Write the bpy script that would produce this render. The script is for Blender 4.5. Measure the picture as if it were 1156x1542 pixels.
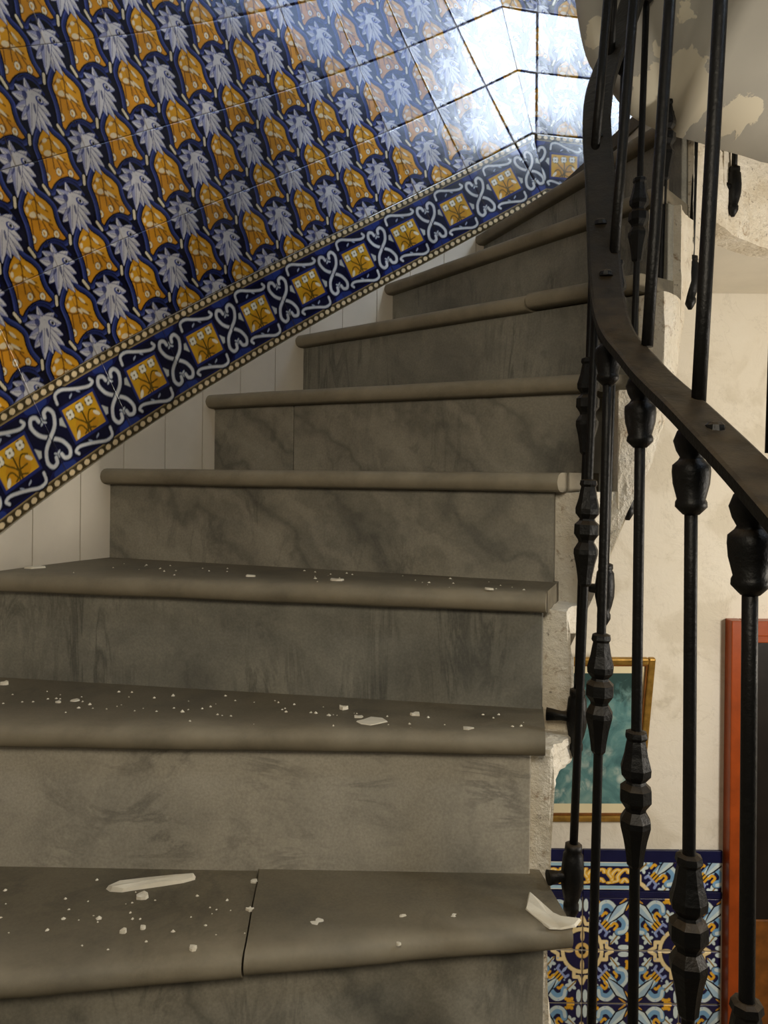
import bpy, bmesh, math, random
import numpy as np
from mathutils import Vector, Matrix, noise

for o in list(bpy.data.objects):
    bpy.data.objects.remove(o, do_unlink=True)
SC = bpy.context.scene
COL = SC.collection
EZ = 2.595            # eye height above the floor of the lower room

# ------------------------------------------------------------------ camera
FPX = 1150.0
cam_d = bpy.data.cameras.new('camera')
cam_d.sensor_fit = 'VERTICAL'
cam_d.sensor_height = 24.0
cam_d.sensor_width = 18.0
cam_d.lens = 24.0 * FPX / 1542.0
cam_d.shift_y = -58.0 / 1542.0
cam_d.clip_start = 0.02
cam = bpy.data.objects.new('camera', cam_d)
COL.objects.link(cam)
cam.matrix_world = Matrix.Translation((0, 0, EZ)) @ Matrix.Rotation(math.radians(90), 4, 'X') @ Matrix.Rotation(math.radians(0.6), 4, 'Z')
SC.camera = cam

# ------------------------------------------------------------------ world, lamps, exposure
world = bpy.data.worlds.new('world')
SC.world = world
world.use_nodes = True
wb = world.node_tree.nodes['Background']
wb.inputs[0].default_value = (1.0, 0.90, 0.74, 1)
wb.inputs[1].default_value = 0.055

def area_lamp(name, loc, target, size, watts, colour, spread=180):
    d = bpy.data.lights.new(name, 'AREA')
    d.shape = 'DISK'
    d.size = size
    d.energy = watts
    d.color = colour
    d.spread = math.radians(spread)
    o = bpy.data.objects.new(name, d)
    COL.objects.link(o)
    o.location = loc
    o.rotation_euler = (Vector(target) - Vector(loc)).to_track_quat('-Z', 'Y').to_euler()
    return o

# hall lamp below on the right, lighting the lower room
area_lamp('hall_lamp', (2.1, 0.9, EZ - 0.25), (1.2, 3.0, EZ - 0.75), 0.35, 38, (1.0, 0.92, 0.81))
# stair lamp hanging behind and above the viewer
area_lamp('stair_lamp', (0.0, -0.2, EZ + 0.5), (-0.1, 1.4, EZ - 0.35), 0.5, 10.5, (1.0, 0.89, 0.71))

SC.view_settings.view_transform = 'Standard'
SC.view_settings.look = 'None'
SC.view_settings.exposure = 0.0
SC.view_settings.gamma = 1.0
SC.view_settings.use_curve_mapping = False

# ------------------------------------------------------------------ helpers
def lin(c):
    c = c / 255.0
    return c / 12.92 if c <= 0.04045 else ((c + 0.055) / 1.055) ** 2.4

def rgb(r, g, b):
    return (lin(r), lin(g), lin(b), 1.0)

def W(x, d, z):
    return Vector((x, d, z + EZ))

def link(name, me, mat=None, parent=None, smooth=False):
    o = bpy.data.objects.new(name, me)
    COL.objects.link(o)
    if mat is not None and len(me.materials) == 0:
        me.materials.append(mat)
    if parent is not None:
        o.parent = parent
    if smooth:
        for p in me.polygons:
            p.use_smooth = True
    return o

def mesh(name, verts, faces):
    me = bpy.data.meshes.new(name)
    me.from_pydata([tuple(v) for v in verts], [], faces)
    me.update()
    return me

def bm_mesh(bm, name):
    bmesh.ops.recalc_face_normals(bm, faces=bm.faces[:])
    me = bpy.data.meshes.new(name)
    bm.to_mesh(me)
    bm.free()
    return me

def empty(name, loc):
    o = bpy.data.objects.new(name, None)
    COL.objects.link(o)
    o.location = loc
    o.empty_display_size = 0.05
    return o

def adopt(child, parent):
    child.parent = parent
    child.matrix_parent_inverse = Matrix.Translation(-Vector(parent.location))

def tag(o, label=None, cat=None, group=None, kind=None):
    if label: o['label'] = label
    if cat: o['category'] = cat
    if group: o['group'] = group
    if kind: o['kind'] = kind
    return o

def box_bm(bm, lo, hi, bevel=0.0):
    v = [bm.verts.new((x, y, z)) for x in (lo[0], hi[0]) for y in (lo[1], hi[1]) for z in (lo[2], hi[2])]
    fs = [(0, 1, 3, 2), (4, 6, 7, 5), (0, 4, 5, 1), (2, 3, 7, 6), (0, 2, 6, 4), (1, 5, 7, 3)]
    faces = [bm.faces.new([v[i] for i in f]) for f in fs]
    if bevel:
        es = {e for f in faces for e in f.edges}
        bmesh.ops.bevel(bm, geom=list(es), offset=bevel, segments=2, affect='EDGES', profile=0.5)

def box(name, lo, hi, mat, parent=None, bevel=0.0):
    bm = bmesh.new()
    box_bm(bm, lo, hi, bevel)
    return link(name, bm_mesh(bm, name), mat, parent)

def cat_rom(P, n):
    """smooth curve through P: n samples per span"""
    P = [Vector(p) for p in P]
    out = []
    Q = [P[0] * 2 - P[1]] + P + [P[-1] * 2 - P[-2]]
    for i in range(1, len(Q) - 2):
        a, b, c, d = Q[i - 1], Q[i], Q[i + 1], Q[i + 2]
        for k in range(n):
            t = k / n
            out.append(0.5 * ((2 * b) + (c - a) * t + (2 * a - 5 * b + 4 * c - d) * t * t + (3 * b - a - 3 * c + d) * t ** 3))
    out.append(P[-1])
    return out

def fnoise(p, s, seed=0.0):
    return noise.noise(Vector((p[0] * s + seed, p[1] * s - seed * 1.7, p[2] * s + seed * 0.3)))

# ------------------------------------------------------------------ materials
def new_mat(name):
    m = bpy.data.materials.new(name)
    m.use_nodes = True
    nt = m.node_tree
    b = nt.nodes['Principled BSDF']
    return m, nt, b

def N(nt, t, **kw):
    n = nt.nodes.new(t)
    for k, v in kw.items():
        setattr(n, k, v)
    return n

def ramp(nt, fac, stops, interp='LINEAR'):
    r = N(nt, 'ShaderNodeValToRGB')
    r.color_ramp.interpolation = interp
    els = r.color_ramp.elements
    while len(els) < len(stops):
        els.new(0.5)
    for e, (p, c) in zip(els, stops):
        e.position = p
        e.color = c
    nt.links.new(fac, r.inputs[0])
    return r.outputs[0]

def noise_tex(nt, vec, scale, detail=4, rough=0.55, dist=0.0):
    n = N(nt, 'ShaderNodeTexNoise')
    n.inputs['Scale'].default_value = scale
    n.inputs['Detail'].default_value = detail
    n.inputs['Roughness'].default_value = rough
    n.inputs['Distortion'].default_value = dist
    if vec is not None:
        nt.links.new(vec, n.inputs['Vector'])
    return n.outputs[0]

def mix(nt, a, b, fac, mode='MIX'):
    m = N(nt, 'ShaderNodeMix', data_type='RGBA', blend_type=mode)
    for s, v in ((m.inputs['A'], a), (m.inputs['B'], b), (m.inputs['Factor'], fac)):
        if hasattr(v, 'is_linked') or hasattr(v, 'links'):
            nt.links.new(v, s)
        else:
            s.default_value = v
    return m.outputs['Result']

def coords(nt, scale=(1, 1, 1), rand=False, rot=(0, 0, 0)):
    g = N(nt, 'ShaderNodeNewGeometry')
    mp = N(nt, 'ShaderNodeMapping')
    mp.inputs['Scale'].default_value = scale
    mp.inputs['Rotation'].default_value = rot
    nt.links.new(g.outputs['Position'], mp.inputs['Vector'])
    if rand:
        oi = N(nt, 'ShaderNodeObjectInfo')
        ml = N(nt, 'ShaderNodeVectorMath', operation='SCALE')
        cx = N(nt, 'ShaderNodeCombineXYZ')
        for i in range(3):
            nt.links.new(oi.outputs['Random'], cx.inputs[i])
        nt.links.new(cx.outputs[0], ml.inputs[0])
        ml.inputs['Scale'].default_value = 37.0
        nt.links.new(ml.outputs[0], mp.inputs['Location'])
    return mp.outputs[0]

def bump(nt, b, h, strength, dist=0.01):
    bp = N(nt, 'ShaderNodeBump')
    bp.inputs['Strength'].default_value = strength
    bp.inputs['Distance'].default_value = dist
    nt.links.new(h, bp.inputs['Height'])
    nt.links.new(bp.outputs[0], b.inputs['Normal'])

def mat_marble(name, base, light, dark, scale, vein_rot, vein_amt, dust, rough=0.5, worn=False, wave=0.0):
    """grey veined marble: clouds, stretched veins, fine grain, dust"""
    m, nt, b = new_mat(name)
    v = coords(nt, (1, 1, 1), True)
    v2 = coords(nt, scale, True, vein_rot)
    clouds = noise_tex(nt, v, 5.0, 5, 0.6, 0.4)
    c = ramp(nt, clouds, [(0.30, dark), (0.5, base), (0.72, light)])
    veins = noise_tex(nt, v2, 3.2, 6, 0.62, 1.4)
    vm = ramp(nt, veins, [(0.44, (0, 0, 0, 1)), (0.5, (1, 1, 1, 1)), (0.56, (0, 0, 0, 1))])
    vmask = noise_tex(nt, v, 7.0, 2)
    vmr = ramp(nt, vmask, [(0.42, (0, 0, 0, 1)), (0.62, (1, 1, 1, 1))])
    vv = N(nt, 'ShaderNodeMath', operation='MULTIPLY')
    nt.links.new(vm, vv.inputs[0]); nt.links.new(vmr, vv.inputs[1])
    v3 = N(nt, 'ShaderNodeMath', operation='MULTIPLY')
    nt.links.new(vv.outputs[0], v3.inputs[0]); v3.inputs[1].default_value = vein_amt
    c = mix(nt, c, (dark[0] * 0.42, dark[1] * 0.43, dark[2] * 0.45, 1), v3.outputs[0])
    if wave:
        wv = N(nt, 'ShaderNodeTexWave', wave_type='BANDS', bands_direction='X')
        wv.inputs['Scale'].default_value = 1.9
        wv.inputs['Distortion'].default_value = 9.0
        wv.inputs['Detail'].default_value = 4.0
        wv.inputs['Detail Scale'].default_value = 1.6
        wv.inputs['Detail Roughness'].default_value = .62
        nt.links.new(coords(nt, (1, 1, 1), True, (0, wave, 0)), wv.inputs['Vector'])
        wr = ramp(nt, wv.outputs['Fac'], [(0.0, (.42, .42, .42, 1)), (0.05, (.2, .2, .2, 1)), (0.25, (0, 0, 0, 1))])
        c = mix(nt, c, (dark[0] * .38, dark[1] * .40, dark[2] * .42, 1), wr)
        wl = ramp(nt, wv.outputs['Fac'], [(0.8, (0, 0, 0, 1)), (1.0, (.35, .35, .35, 1))])
        c = mix(nt, c, (light[0] * 1.15, light[1] * 1.15, light[2] * 1.15, 1), wl)
    spots = noise_tex(nt, v, 30.0, 3, 0.6)
    sm = ramp(nt, spots, [(0.68, (0, 0, 0, 1)), (0.8, (0.5, 0.5, 0.5, 1))])
    c = mix(nt, c, (dark[0] * 0.5, dark[1] * 0.5, dark[2] * 0.5, 1), sm)
    fine = noise_tex(nt, v, 240.0, 2, 0.6)
    fr = ramp(nt, fine, [(0.3, (0.86, 0.86, 0.86, 1)), (0.7, (1.1, 1.1, 1.1, 1))])
    c = mix(nt, c, fr, 1.0, 'MULTIPLY')
    if dust:
        dn = noise_tex(nt, v, 22.0, 6, 0.7)
        dm = ramp(nt, dn, [(0.35, (0, 0, 0, 1)), (0.75, (dust, dust, dust, 1))])
        c = mix(nt, c, rgb(108, 99, 80), dm)
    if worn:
        # nosing painted paler: stone worn by feet, plus its highlight from above
        a = N(nt, 'ShaderNodeAttribute', attribute_name='worn_lit')
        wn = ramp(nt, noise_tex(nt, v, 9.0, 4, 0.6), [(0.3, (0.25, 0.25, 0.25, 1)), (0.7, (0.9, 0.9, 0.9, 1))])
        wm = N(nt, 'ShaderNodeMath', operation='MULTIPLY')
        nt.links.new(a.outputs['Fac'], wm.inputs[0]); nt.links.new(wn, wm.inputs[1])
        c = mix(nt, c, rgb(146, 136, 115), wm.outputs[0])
    nt.links.new(c, b.inputs['Base Color'])
    b.inputs['Roughness'].default_value = rough
    b.inputs['Specular IOR Level'].default_value = 0.35
    bump(nt, b, fine, 0.06, 0.002)
    return m

M = {}
M['marble_pale'] = mat_marble('marble_pale', rgb(168, 161, 145), rgb(180, 173, 157), rgb(142, 137, 124), (1.2, 1.2, 4.0), (0, 0, 0), 0.5, 0.0)
M['marble_streak'] = mat_marble('marble_streak', rgb(130, 127, 115), rgb(150, 146, 132), rgb(106, 104, 95), (5.0, 5.0, 0.7), (0, 0.12, 0), 0.6, 0.0)
M['marble_vein'] = mat_marble('marble_vein', rgb(132, 127, 113), rgb(148, 142, 127), rgb(104, 101, 91), (3.2, 3.2, 1.3), (0.0, 0.6, 0), 0.35, 0.0, wave=0.75)
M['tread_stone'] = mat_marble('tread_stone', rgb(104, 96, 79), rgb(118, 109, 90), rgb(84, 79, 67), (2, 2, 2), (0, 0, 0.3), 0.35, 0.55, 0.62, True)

def mat_plain(name, col, rough=0.6, var=0.12, scale=8.0, bumps=0.1, bscale=60.0, spec=0.4, metal=0.0):
    m, nt, b = new_mat(name)
    v = coords(nt)
    n1 = noise_tex(nt, v, scale, 5, 0.6)
    lo = tuple(c * (1 - var * 1.6) for c in col[:3]) + (1,)
    hi = tuple(min(1, c * (1 + var)) for c in col[:3]) + (1,)
    c = ramp(nt, n1, [(0.3, lo), (0.7, hi)])
    nt.links.new(c, b.inputs['Base Color'])
    b.inputs['Roughness'].default_value = rough
    b.inputs['Specular IOR Level'].default_value = spec
    b.inputs['Metallic'].default_value = metal
    if bumps:
        bump(nt, b, noise_tex(nt, v, bscale, 4, 0.6), bumps, 0.004)
    return m

M['mortar'] = mat_plain('mortar', rgb(150, 142, 124), 0.9, 0.15)
M['plaster'] = mat_plain('plaster', rgb(226, 219, 203), 0.85, 0.05, 4.0, 0.25, 26.0)
def mat_wall():
    """whitewashed wall with uneven repairs"""
    m, nt, b = new_mat('whitewash')
    v = coords(nt)
    n1 = noise_tex(nt, v, 2.6, 5, 0.62, 0.7)
    c = ramp(nt, n1, [(0.40, rgb(214, 206, 188)), (0.47, rgb(226, 219, 203)), (0.7, rgb(230, 224, 210))])
    cr = noise_tex(nt, v, 3.4, 6, 0.6, 1.1)
    cm = ramp(nt, cr, [(0.492, (0, 0, 0, 1)), (0.5, (.16, .16, .16, 1)), (0.508, (0, 0, 0, 1))])
    c = mix(nt, c, rgb(150, 140, 120), cm)
    nt.links.new(c, b.inputs['Base Color'])
    b.inputs['Roughness'].default_value = .88
    bump(nt, b, noise_tex(nt, v, 9.0, 6, 0.65, 0.5), .5, .012)
    return m
M['whitewash'] = mat_wall()
M['skirting'] = mat_plain('skirting', rgb(206, 196, 178), 0.35, 0.06, 5.0, 0.03)
M['gold'] = mat_plain('gold', rgb(172, 134, 62), 0.38, 0.25, 30.0, 0.1, 80.0, 0.5, 0.55)
M['mat_board'] = mat_plain('mat_board', rgb(238, 226, 186), 0.8, 0.03)
M['red_paint'] = mat_plain('red_paint', rgb(152, 66, 18), 0.35, 0.15, 12.0, 0.06, 40)
M['dark_opening'] = mat_plain('dark_opening', rgb(26, 20, 17), 0.35, 0.3)
M['brown_wood'] = mat_plain('brown_wood', rgb(120, 72, 24), 0.45, 0.25, 20.0)
M['navy_glaze'] = mat_plain('navy_glaze', rgb(22, 26, 66), 0.2, 0.2)
M['floor_stone'] = mat_plain('floor_stone', rgb(150, 130, 105), 0.4, 0.15)
M['chip'] = mat_plain('chip', rgb(222, 214, 194), 0.8, 0.06, 30.0, 0.1, 120.0)
M['white_paint'] = mat_plain('white_paint', rgb(230, 230, 225), 0.5, 0.04)

def mat_iron():
    m, nt, b = new_mat('iron')
    v = coords(nt)
    n1 = noise_tex(nt, v, 18.0, 5, 0.65)
    c = ramp(nt, n1, [(0.35, rgb(9, 9, 8)), (0.6, rgb(13, 12, 10)), (0.78, rgb(26, 23, 18))])
    # dust settles on faces that look up
    g = N(nt, 'ShaderNodeNewGeometry')
    sx = N(nt, 'ShaderNodeSeparateXYZ')
    nt.links.new(g.outputs['Normal'], sx.inputs[0])
    up = ramp(nt, sx.outputs['Z'], [(0.35, (0, 0, 0, 1)), (0.75, (1, 1, 1, 1))])
    nz = ramp(nt, noise_tex(nt, v, 40.0, 4, 0.6), [(0.3, (0.25, 0.25, 0.25, 1)), (0.7, (0.75, 0.75, 0.75, 1))])
    mm = N(nt, 'ShaderNodeMath', operation='MULTIPLY')
    nt.links.new(up, mm.inputs[0]); nt.links.new(nz, mm.inputs[1])
    c = mix(nt, c, rgb(74, 62, 45), mm.outputs[0])
    nt.links.new(c, b.inputs['Base Color'])
    b.inputs['Roughness'].default_value = 0.45
    b.inputs['Specular IOR Level'].default_value = 0.25
    bump(nt, b, noise_tex(nt, v, 120.0, 4, 0.65), 0.35, 0.003)
    return m
M['iron'] = mat_iron()

def mat_rough_plaster():
    """crumbling plaster edge: pale coat, brown spots where it has broken away"""
    m, nt, b = new_mat('rough_plaster')
    v = coords(nt)
    n1 = noise_tex(nt, v, 7.0, 5, 0.65)
    c = ramp(nt, n1, [(0.3, rgb(206, 192, 166)), (0.52, rgb(228, 219, 200)), (0.7, rgb(236, 229, 214))])
    br = noise_tex(nt, v, 26.0, 6, 0.72, 0.6)
    bm_ = ramp(nt, br, [(0.58, (0, 0, 0, 1)), (0.68, (0.8, 0.8, 0.8, 1))])
    c = mix(nt, c, rgb(150, 122, 88), bm_)
    n2 = noise_tex(nt, v, 60.0, 4, 0.7)
    pit = ramp(nt, n2, [(0.63, (0, 0, 0, 1)), (0.72, (0.9, 0.9, 0.9, 1))])
    c = mix(nt, c, rgb(80, 62, 44), pit)
    nt.links.new(c, b.inputs['Base Color'])
    b.inputs['Roughness'].default_value = 0.92
    bump(nt, b, n2, 0.7, 0.01)
    return m
M['rough_plaster'] = mat_rough_plaster()

def mat_soffit():
    """old grey-white distemper, flaking to a paler coat beneath"""
    m, nt, b = new_mat('peeling_paint')
    v = coords(nt)
    n1 = noise_tex(nt, v, 3.0, 4, 0.6)
    c = ramp(nt, n1, [(0.3, rgb(168, 165, 156)), (0.7, rgb(184, 180, 168))])
    # paint has come away around a few spots, each with a ragged rim
    g = N(nt, 'ShaderNodeNewGeometry')
    rag = noise_tex(nt, v, 11.0, 5, 0.6, 0.5)
    acc = None
    for (cx, cy, cz), rr in (((.585, 1.60, .79), .10), ((.63, 1.57, .93), .05), ((.73, 1.64, .775), .055), ((.42, 1.54, .90), .03)):
        d = N(nt, 'ShaderNodeVectorMath', operation='DISTANCE')
        nt.links.new(g.outputs['Position'], d.inputs[0]); d.inputs[1].default_value = (cx, cy, cz + EZ)
        q = N(nt, 'ShaderNodeMath', operation='SUBTRACT'); q.inputs[0].default_value = rr
        nt.links.new(d.outputs['Value'], q.inputs[1])
        if acc is None: acc = q.outputs[0]
        else:
            mx = N(nt, 'ShaderNodeMath', operation='MAXIMUM'); nt.links.new(acc, mx.inputs[0]); nt.links.new(q.outputs[0], mx.inputs[1]); acc = mx.outputs[0]
    ma = N(nt, 'ShaderNodeMath', operation='MULTIPLY_ADD'); nt.links.new(rag, ma.inputs[0]); ma.inputs[1].default_value = .16; ma.inputs[2].default_value = -.08
    ad = N(nt, 'ShaderNodeMath', operation='ADD'); nt.links.new(acc, ad.inputs[0]); nt.links.new(ma.outputs[0], ad.inputs[1])
    pr = N(nt, 'ShaderNodeMapRange'); nt.links.new(ad.outputs[0], pr.inputs['Value'])
    pr.inputs['From Min'].default_value = 0.0; pr.inputs['From Max'].default_value = .003
    pm = pr.outputs[0]
    c = mix(nt, c, rgb(222, 214, 192), pm)
    nt.links.new(c, b.inputs['Base Color'])
    b.inputs['Roughness'].default_value = 0.9
    bump(nt, b, pm, 0.35, 0.002)
    return m
M['peeling_paint'] = mat_soffit()

def mat_glaze(name, rough, grime):
    """hand-painted glaze: painted colours from the tile, thin wavy gloss"""
    m, nt, b = new_mat(name)
    a = N(nt, 'ShaderNodeVertexColor', layer_name='paint')
    v = coords(nt)
    n1 = noise_tex(nt, v, 16.0, 4, 0.6)
    r = ramp(nt, n1, [(0.3, (1 - grime, 1 - grime * 1.05, 1 - grime * 1.15, 1)), (0.7, (1.12, 1.12, 1.12, 1))])
    c = mix(nt, a.outputs[0], r, 1.0, 'MULTIPLY')
    oi = N(nt, 'ShaderNodeObjectInfo')
    hs = N(nt, 'ShaderNodeHueSaturation')
    mr = N(nt, 'ShaderNodeMapRange')
    mr.inputs['To Min'].default_value = 0.88; mr.inputs['To Max'].default_value = 1.12
    nt.links.new(oi.outputs['Random'], mr.inputs['Value'])
    nt.links.new(mr.outputs[0], hs.inputs['Value'])
    nt.links.new(c, hs.inputs['Color'])
    nt.links.new(hs.outputs[0], b.inputs['Base Color'])
    b.inputs['Roughness'].default_value = rough
    b.inputs['Specular IOR Level'].default_value = 0.5
    bump(nt, b, noise_tex(nt, v, 20.0, 3, 0.5), 0.10, 0.004)
    return m
M['glaze'] = mat_glaze('glaze', 0.13, 0.2)
M['glaze_low'] = mat_glaze('glaze_low', 0.2, 0.05)

# ------------------------------------------------------------------ painted tiles
class Paint:
    """colours of a painted tile, sampled on a grid with 3x3 sub-samples"""
    SS = 2
    def __init__(self, n, bg):
        self.n = n
        k = n * self.SS
        g = (np.arange(k) + 0.5) / k
        self.x, self.y = np.meshgrid(g, g, indexing='xy')
        self.c = np.empty((k, k, 3)); self.c[:] = bg[:3]
    def put(self, mask, col, a=1.0):
        m = (mask * a)[..., None].astype(float)
        self.c = self.c * (1 - m) + np.array(col[:3]) * m
    def poly(self, X, Y, pts):
        ins = np.zeros(X.shape, bool)
        n = len(pts)
        for i in range(n):
            x0, y0 = pts[i]; x1, y1 = pts[(i + 1) % n]
            if y0 == y1: continue
            cond = (Y >= min(y0, y1)) & (Y < max(y0, y1))
            xi = x0 + (Y - y0) * (x1 - x0) / (y1 - y0)
            ins ^= cond & (X < xi)
        return ins
    def dseg(self, X, Y, pts, closed=False):
        d = np.full(X.shape, 9.0)
        n = len(pts)
        for i in range(n if closed else n - 1):
            x0, y0 = pts[i]; x1, y1 = pts[(i + 1) % n]
            dx, dy = x1 - x0, y1 - y0
            t = np.clip(((X - x0) * dx + (Y - y0) * dy) / (dx * dx + dy * dy + 1e-12), 0, 1)
            d = np.minimum(d, np.hypot(X - x0 - t * dx, Y - y0 - t * dy))
        return d
    def ell(self, X, Y, cx, cy, a, b, ang=0.0):
        c, s = math.cos(ang), math.sin(ang)
        u = (X - cx) * c + (Y - cy) * s
        v = -(X - cx) * s + (Y - cy) * c
        return (u / a) ** 2 + (v / b) ** 2 < 1
    def grid(self):
        k = self.n
        return self.c.reshape(k, self.SS, k, self.SS, 3).mean(axis=(1, 3))

def curve2(pts, n=8):
    return [(p.x, p.y) for p in cat_rom([(a, b, 0) for a, b in pts], n)]

def tile_mesh(name, colours, w, h, thick=0.007, mat=None, bend=0.0, ang=0.0):
    """w x h tile centred on its origin, glaze side +Z; one painted vertex per sample, rounded rim"""
    n = colours.shape[0]
    xs = np.linspace(-w / 2, w / 2, n); ys = np.linspace(-h / 2, h / 2, n)
    X, Y = np.meshgrid(xs, ys, indexing='xy')
    edge = np.minimum(np.minimum(X + w / 2, w / 2 - X), np.minimum(Y + h / 2, h / 2 - Y))
    Z = -0.0009 * np.clip(1 - edge / 0.003, 0, 1) ** 2
    # follow the curve of the wall
    hz = X * math.cos(ang) - Y * math.sin(ang)
    Zb = hz ** 2 * bend / 2
    top = np.stack([X, Y, Z + Zb], -1).reshape(-1, 3)
    idx = np.arange(n * n).reshape(n, n)
    q = np.stack([idx[:-1, :-1], idx[:-1, 1:], idx[1:, 1:], idx[1:, :-1]], -1).reshape(-1, 4)
    ring = np.concatenate([idx[0, :-1], idx[:-1, -1], idx[-1, :0:-1], idx[:0:-1, 0]])
    low = top[ring].copy(); low[:, 2] = Zb.reshape(-1)[ring] - thick
    base = n * n
    m = len(ring)
    a = np.arange(m); b2 = (a + 1) % m
    side = np.stack([ring[a], base + a, base + b2, ring[b2]], -1)
    verts = np.concatenate([top, low])
    faces = np.concatenate([q, side])
    me = bpy.data.meshes.new(name)
    me.from_pydata(verts.tolist(), [], faces.tolist())
    col = np.ones((len(verts), 4), np.float32)
    cc = colours.reshape(-1, 3)
    col[:n * n, :3] = cc
    col[n * n:, :3] = np.array(rgb(150, 140, 120)[:3])
    at = me.color_attributes.new('paint', 'FLOAT_COLOR', 'POINT')
    at.data.foreach_set('color', col.ravel())
    me.update()
    if mat: me.materials.append(mat)
    for p in me.polygons: p.use_smooth = True
    return me

ALPHA = math.radians(31.3)      # pitch of the tile courses along the stair
TS = 0.208                      # tile edge

NAVY = rgb(13, 15, 40); NIGHT = rgb(7, 8, 20); BLUE = rgb(36, 46, 98); BLUE2 = rgb(58, 70, 130)
PALE = rgb(196, 194, 196); OCHRE = rgb(206, 148, 36); OCHRE2 = rgb(190, 120, 34); BROWN = rgb(96, 62, 24); CREAM = rgb(222, 210, 178)

def paint_field(n):
    P = Paint(n, NAVY)
    ca, sa = math.cos(ALPHA), math.sin(ALPHA)
    gx = P.x * ca - P.y * sa
    gy = P.x * sa + P.y * ca
    def G(i, j): return (i * ca - j * sa, i * sa + j * ca)
    leaves = [G(i + o, j + o) for i in range(-1, 3) for j in range(-1, 3) for o in (0, .5)]
    shields = [G(i + a, j + b) for i in range(-1, 3) for j in range(-1, 3) for a, b in ((.5, 0), (0, .5))]
    shield = curve2([(-.085, .275), (-.01, .225), (.08, .20), (.15, .165)], 3) + curve2([(.175, .14), (.205, .05), (.255, -.03), (.35, -.11)], 3) + \
             curve2([(.32, -.135), (.21, -.135), (.12, -.18), (.045, -.255), (-.005, -.34)], 4) + curve2([(-.035, -.325), (-.06, -.21), (-.10, -.10), (-.165, .01)], 3) + \
             curve2([(-.175, .05), (-.155, .14), (-.12, .22)], 3)
    fronds = [((-.02, .06), (-.095, .215), .030), ((.0, .08), (.12, .185), .034), ((-.01, .06), (-.205, .10), .036), ((.01, .07), (.21, .095), .044), ((-.01, .02), (-.235, .005), .042),
              ((.02, .02), (.235, -.02), .042), ((.02, -.02), (.255, -.125), .038), ((-.01, -.03), (-.185, -.115), .040), ((.03, -.06), (.225, -.225), .034), ((-.01, -.07), (-.115, -.205), .034),
              ((.02, -.08), (.115, -.235), .032), ((.0, .05), (.01, -.31), .044)]
    for cx, cy in shields:
        X, Y = gx - cx, gy - cy
        if (np.hypot(X, Y).min() > .6): continue
        ins = P.poly(X, Y, shield)
        d = P.dseg(X, Y, shield, True)
        P.put(ins | (d < .098), NIGHT)
        P.put(ins | (d < .066), BLUE2)
        P.put(ins | (d < .045), BLUE)
        P.put(ins | (d < .016), NIGHT)
        P.put(ins, OCHRE)
        P.put(ins & (Y < -.02), OCHRE2, .45)
        # centre stalk, petals and small white flowers painted on the ochre
        for ln in ([(-.06, .24), (-.02, .12), (.0, .0), (.03, -.12)], [(-.05, .17), (.05, .12), (.12, .10)], [(-.05, .17), (-.12, .12), (-.16, .06)],
                   [(-.02, .06), (.08, .03), (.16, .02)], [(-.17, -.03), (-.06, -.035), (.05, .0), (.18, -.02)], [(-.08, -.05), (-.06, -.15), (-.045, -.24)],
                   [(.06, -.02), (.11, -.08), (.14, -.13)], [(.14, -.03), (.2, -.07), (.25, -.1)]):
            P.put(ins & (P.dseg(X, Y, curve2(ln, 4)) < .0085), BROWN, .85)
        for ex, ey, a, b, an in ((.05, .135, .05, .016, -.5), (-.1, .125, .035, .018, .7), (.085, .025, .06, .015, -.35), (-.06, .01, .05, .028, .5), (.03, .015, .035, .016, -.6), (-.135, .035, .02, .03, 0)):
            P.put(ins & P.ell(X, Y, ex, ey, a, b, an), CREAM, .85)
        for fx, fy in ((-.05, -.235), (.085, -.135), (.235, -.10)):
            P.put(ins & P.ell(X, Y, fx, fy, .042, .046), BROWN)
            P.put(ins & P.ell(X, Y, fx, fy, .034, .038), CREAM)
            P.put(ins & P.ell(X, Y, fx, fy, .012, .014), OCHRE)
    for cx, cy in leaves:
        X, Y = gx - cx, gy - cy
        if (np.hypot(X, Y).min() > .5): continue
        P.put(P.ell(X, Y, -.01, .07, .20, .19) & (Y > .05), NIGHT)
        dd = P.dseg(X, Y, curve2([(-.17, .16), (-.06, .235), (.06, .225), (.15, .16)], 5))
        P.put(dd < .014, BLUE, .8)
        for (x0, y0), (x1, y1), wd in fronds:
            dx, dy = x1 - x0, y1 - y0
            L2 = dx * dx + dy * dy
            t = ((X - x0) * dx + (Y - y0) * dy) / L2
            side = ((X - x0) * dy - (Y - y0) * dx) / math.sqrt(L2)
            wv = wd * 1.55 * np.clip(1.03 - np.clip(t, 0, 1) ** 2.2, 0, 1)
            body = (t > -.12) & (t < 1.0)
            P.put(body & (np.abs(side) < wv + .008), BLUE, .8)
            P.put(body & (np.abs(side) < wv), PALE)
            P.put(body & (side > wv * .30) & (side < wv) & (t > .25), rgb(118, 124, 172), .75)
            P.put(body & (np.abs(side) < .005) & (t > .1) & (t < .8), BLUE, .6)
        P.put(P.ell(X, Y, .095, .075, .052, .036, -.3), BLUE2); P.put(P.ell(X, Y, .10, .082, .036, .020, -.3), PALE); P.put(P.ell(X, Y, .10, .08, .017, .016), NIGHT)
        P.put(P.ell(X, Y, -.085, .055, .032, .040, .3), BLUE, .85)
        P.put(P.ell(X, Y, .04, -.03, .014, .05, .3), BLUE, .8)
        P.put(P.ell(X, Y, -.04, -.06, .012, .05, -.3), BLUE, .8)
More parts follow.
